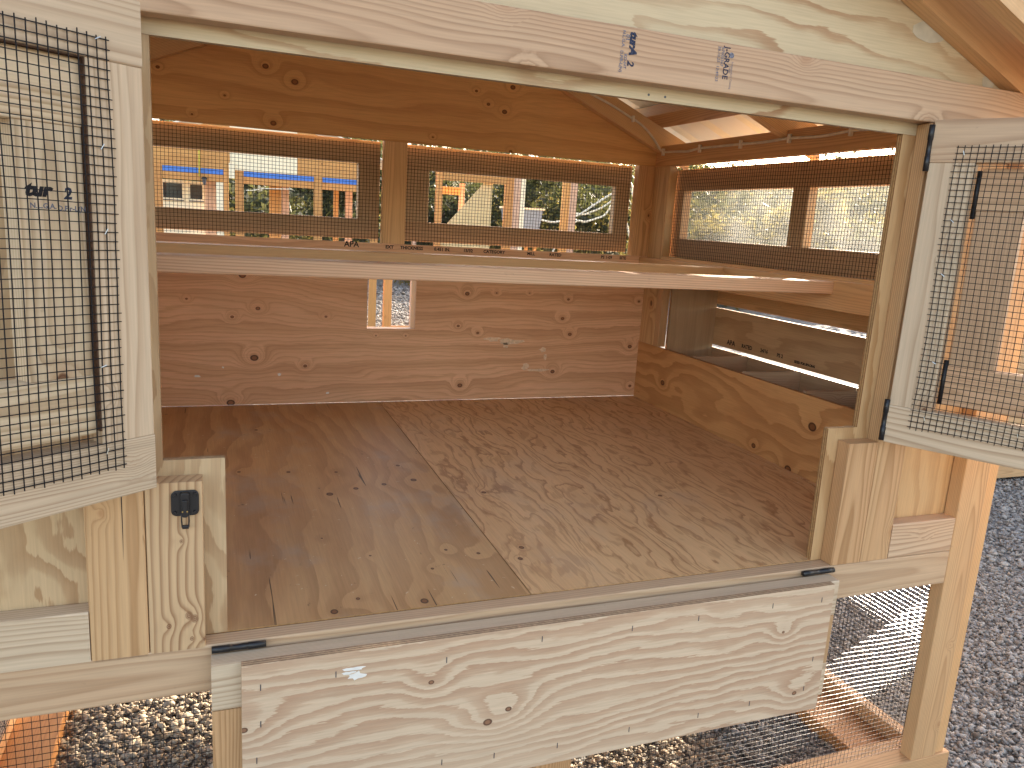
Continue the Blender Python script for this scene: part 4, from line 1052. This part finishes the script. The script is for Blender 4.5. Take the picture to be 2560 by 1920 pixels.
lm = empty('wall_lantern', (-0.10, yq - 0.03, 0.95)); OFF[lm.name] = Vector((-0.10, yq - 0.03, 0.95)); tag(lm, 'small black lantern hanging at the blue trimmed coop', 'lantern')
prism('cap', [(-0.135, 1.005), (-0.065, 1.005), (-0.085, 1.03), (-0.115, 1.03)], 'y', yq - 0.06, yq - 0.0, 'x', M_BLACK, lm)
prism('cage', [(-0.112, 0.945), (-0.088, 0.945), (-0.078, 1.004), (-0.122, 1.004)], 'y', yq - 0.05, yq - 0.01, 'x', M_STAPLE_D, lm)
tag(tube('cord', [Vector(p) for p in catmull([(0.34, yq - 0.01, 0.915), (0.42, yq - 0.01, 0.92), (0.50, yq - 0.01, 0.945), (0.58, yq - 0.01, 0.95), (0.72, yq - 0.01, 0.957), (0.84, yq - 0.01, 0.962)])], 0.006, M_HOSE, None, 5), 'pale cord slung between two posts of the blue trimmed coop', 'cord')

# open frame with the leaning sheet
N2 = empty('run_frame', (3.2, 8.5, GZ)); OFF[N2.name] = Vector((3.2, 8.5, GZ))
tag(N2, 'open lumber run frame with wire mesh, right of the blue trimmed coop', 'run frame')
for x0, x1, m_ in ((1.95, 2.045, MO), (2.28, 2.33, M_PINK), (2.57, 2.64, MO), (3.48, 3.58, MO), (3.581, 3.68, M_PINK), (3.681, 3.74, M_CREAM), (4.29, 4.375, MO), (4.376, 4.48, M_PINK)):
    box('post', x0, x1, yq, yq + 0.038 + 0.05 * (m_ is MO), GZ, 1.34, 'z', m_, N2)
box('head_rail', 2.645, 3.478, yq, yq + 0.038, 1.205, 1.345, 'x', MO, N2)
box('top_rail', 1.95, 4.48, yq + 0.001, yq + 0.04, 1.3455, 1.435, 'x', MO, N2)
box('inner_rail', 2.645, 2.96, yq + 0.3, yq + 0.338, 1.045, 1.14, 'x', MO, N2)
box('inner_stud', 2.66, 2.725, yq + 0.301, yq + 0.339, GZ, 1.044, 'z', M_PINK, N2)
box('inner_stud', 2.95, 3.02, yq + 0.301, yq + 0.339, GZ, 1.2, 'z', M_PINK, N2)
box('base_rail', 1.95, 4.48, yq + 0.09, yq + 0.128, GZ, GZ + 0.09, 'x', MO, N2)
wire_sheet('wire_mesh', (1.70, yq + 0.13, GZ), (1, 0, 0), (0, 0, 1), 0.95, 1.0, M_WIRE_G, N2, 0.0007, seed=31, seg=0.3)
ls = prism('plywood_sheet', [(3.26, 1.28), (2.62, 0.55), (2.62, GZ), (3.31, GZ), (3.31, 1.28)], 'y', yq + 0.06, yq + 0.075, 'z', plain('pale_plywood', (0.66, 0.52, 0.28), 0.7, 0.2, 0, 0.1, 6), None)
tag(ls, 'pale plywood sheet with a slanted edge leaning in the open run frame', 'plywood sheet')
tub = empty('plastic_tub', (3.95, 8.9, GZ)); OFF[tub.name] = Vector((3.95, 8.9, GZ)); tag(tub, 'blue grey plastic tub on a stand behind the run frame', 'tub')
MT_ = plain('blue_grey_plastic', (0.20, 0.27, 0.36), 0.4, 0.4)
prism('tub_body', [(3.80, 0.62), (4.16, 0.62), (4.22, 0.93), (3.74, 0.93)], 'y', 8.7, 9.1, 'x', MT_, tub)
box('tub_rim', 3.72, 4.24, 8.68, 9.12, 0.931, 0.955, 'x', M_CREAM, tub, 0.004)
for x0 in (3.80, 4.12):
    for y0 in (8.72, 9.04): box('stand_leg', x0, x0 + 0.04, y0, y0 + 0.04, GZ, 0.619, 'z', MO, tub)
# pale pipes bowing up the slope on the right
hp = [[(5.3, 12.2, 0.70), (5.9, 12.1, 0.80), (6.3, 12.0, 0.95), (6.65, 12.0, 1.18), (7.0, 12.0, 1.40), (7.4, 12.0, 1.55)],
      [(6.1, 12.1, 0.82), (6.5, 12.1, 0.98), (6.8, 12.0, 1.13), (7.05, 12.0, 1.30), (7.4, 12.0, 1.45)],
      [(6.3, 12.3, 0.70), (6.6, 12.2, 0.85), (6.9, 12.1, 0.98), (7.2, 12.0, 1.20)]]
for P_, lb in zip(hp, ('longest pale pipe bowing up across the brush at the right', 'middle pale pipe bowing across the brush, just under the longest', 'lowest pale pipe bowing across the brush at the window corner')):
    P_ = [(P_[0][0] - 0.5, P_[0][1], terrain(P_[0][0] - 0.5, P_[0][1]) - 0.05)] + P_ + [(P_[-1][0] + 0.8, P_[-1][1] + 0.3, terrain(P_[-1][0] + 0.8, P_[-1][1]) + 0.1)]
    tag(tube('pipe', catmull(P_), 0.018, M_HOSE, None, 6), lb, 'pipe', 'pale pipes')
# coop to the right, whose corner shows past the front post
N3 = neighbour((5.9, 2.6, GZ), 'neighbouring coop whose lower corner shows beyond the right corner post')
y3 = 2.0
box('corner_stud', 4.655, 4.693, y3, y3 + 0.089, GZ + 0.002, 1.05, 'z', M_FIR_Y, N3)
for k in range(12):
    box('wall_board', 4.694, 7.1, y3 + 0.004, y3 + 0.042, GZ + 0.03 + k * 0.1405, GZ + 0.03 + k * 0.1405 + 0.139, 'x', M_FIR_Y, N3)
box('side_panel', 4.665, 4.68, y3 + 0.09, 3.18, GZ + 0.02, 1.02, 'y', m_far, N3)
box('side_panel', 7.06, 7.075, y3 + 0.09, 3.18, GZ + 0.02, 1.02, 'y', m_far, N3)
box('back_panel', 4.68, 7.06, 3.17, 3.185, GZ + 0.02, 1.02, 'x', m_far, N3)
for sgn in (1, -1):
    xc = 5.87
    V = [(xc, y3 - 0.15, 1.55), (xc + sgn * 1.21, y3 - 0.15, 1.03), (xc + sgn * 1.21, 3.20, 1.03), (xc, 3.20, 1.55)]
    V += [(a, b, c + 0.03) for a, b, c in V]
    mesh_from('roof_sheet', V, [(0, 1, 2, 3), (4, 7, 6, 5), (0, 4, 5, 1), (1, 5, 6, 2), (2, 6, 7, 3), (3, 7, 4, 0)], M_ROOF, N3).location = -OFF[N3.name]
for yy in (y3 + 0.02, 3.15):
    prism('gable_panel', [(4.68, 1.025), (7.06, 1.025), (5.87, 1.53)], 'y', yy, yy + 0.012, 'x', m_far, N3)
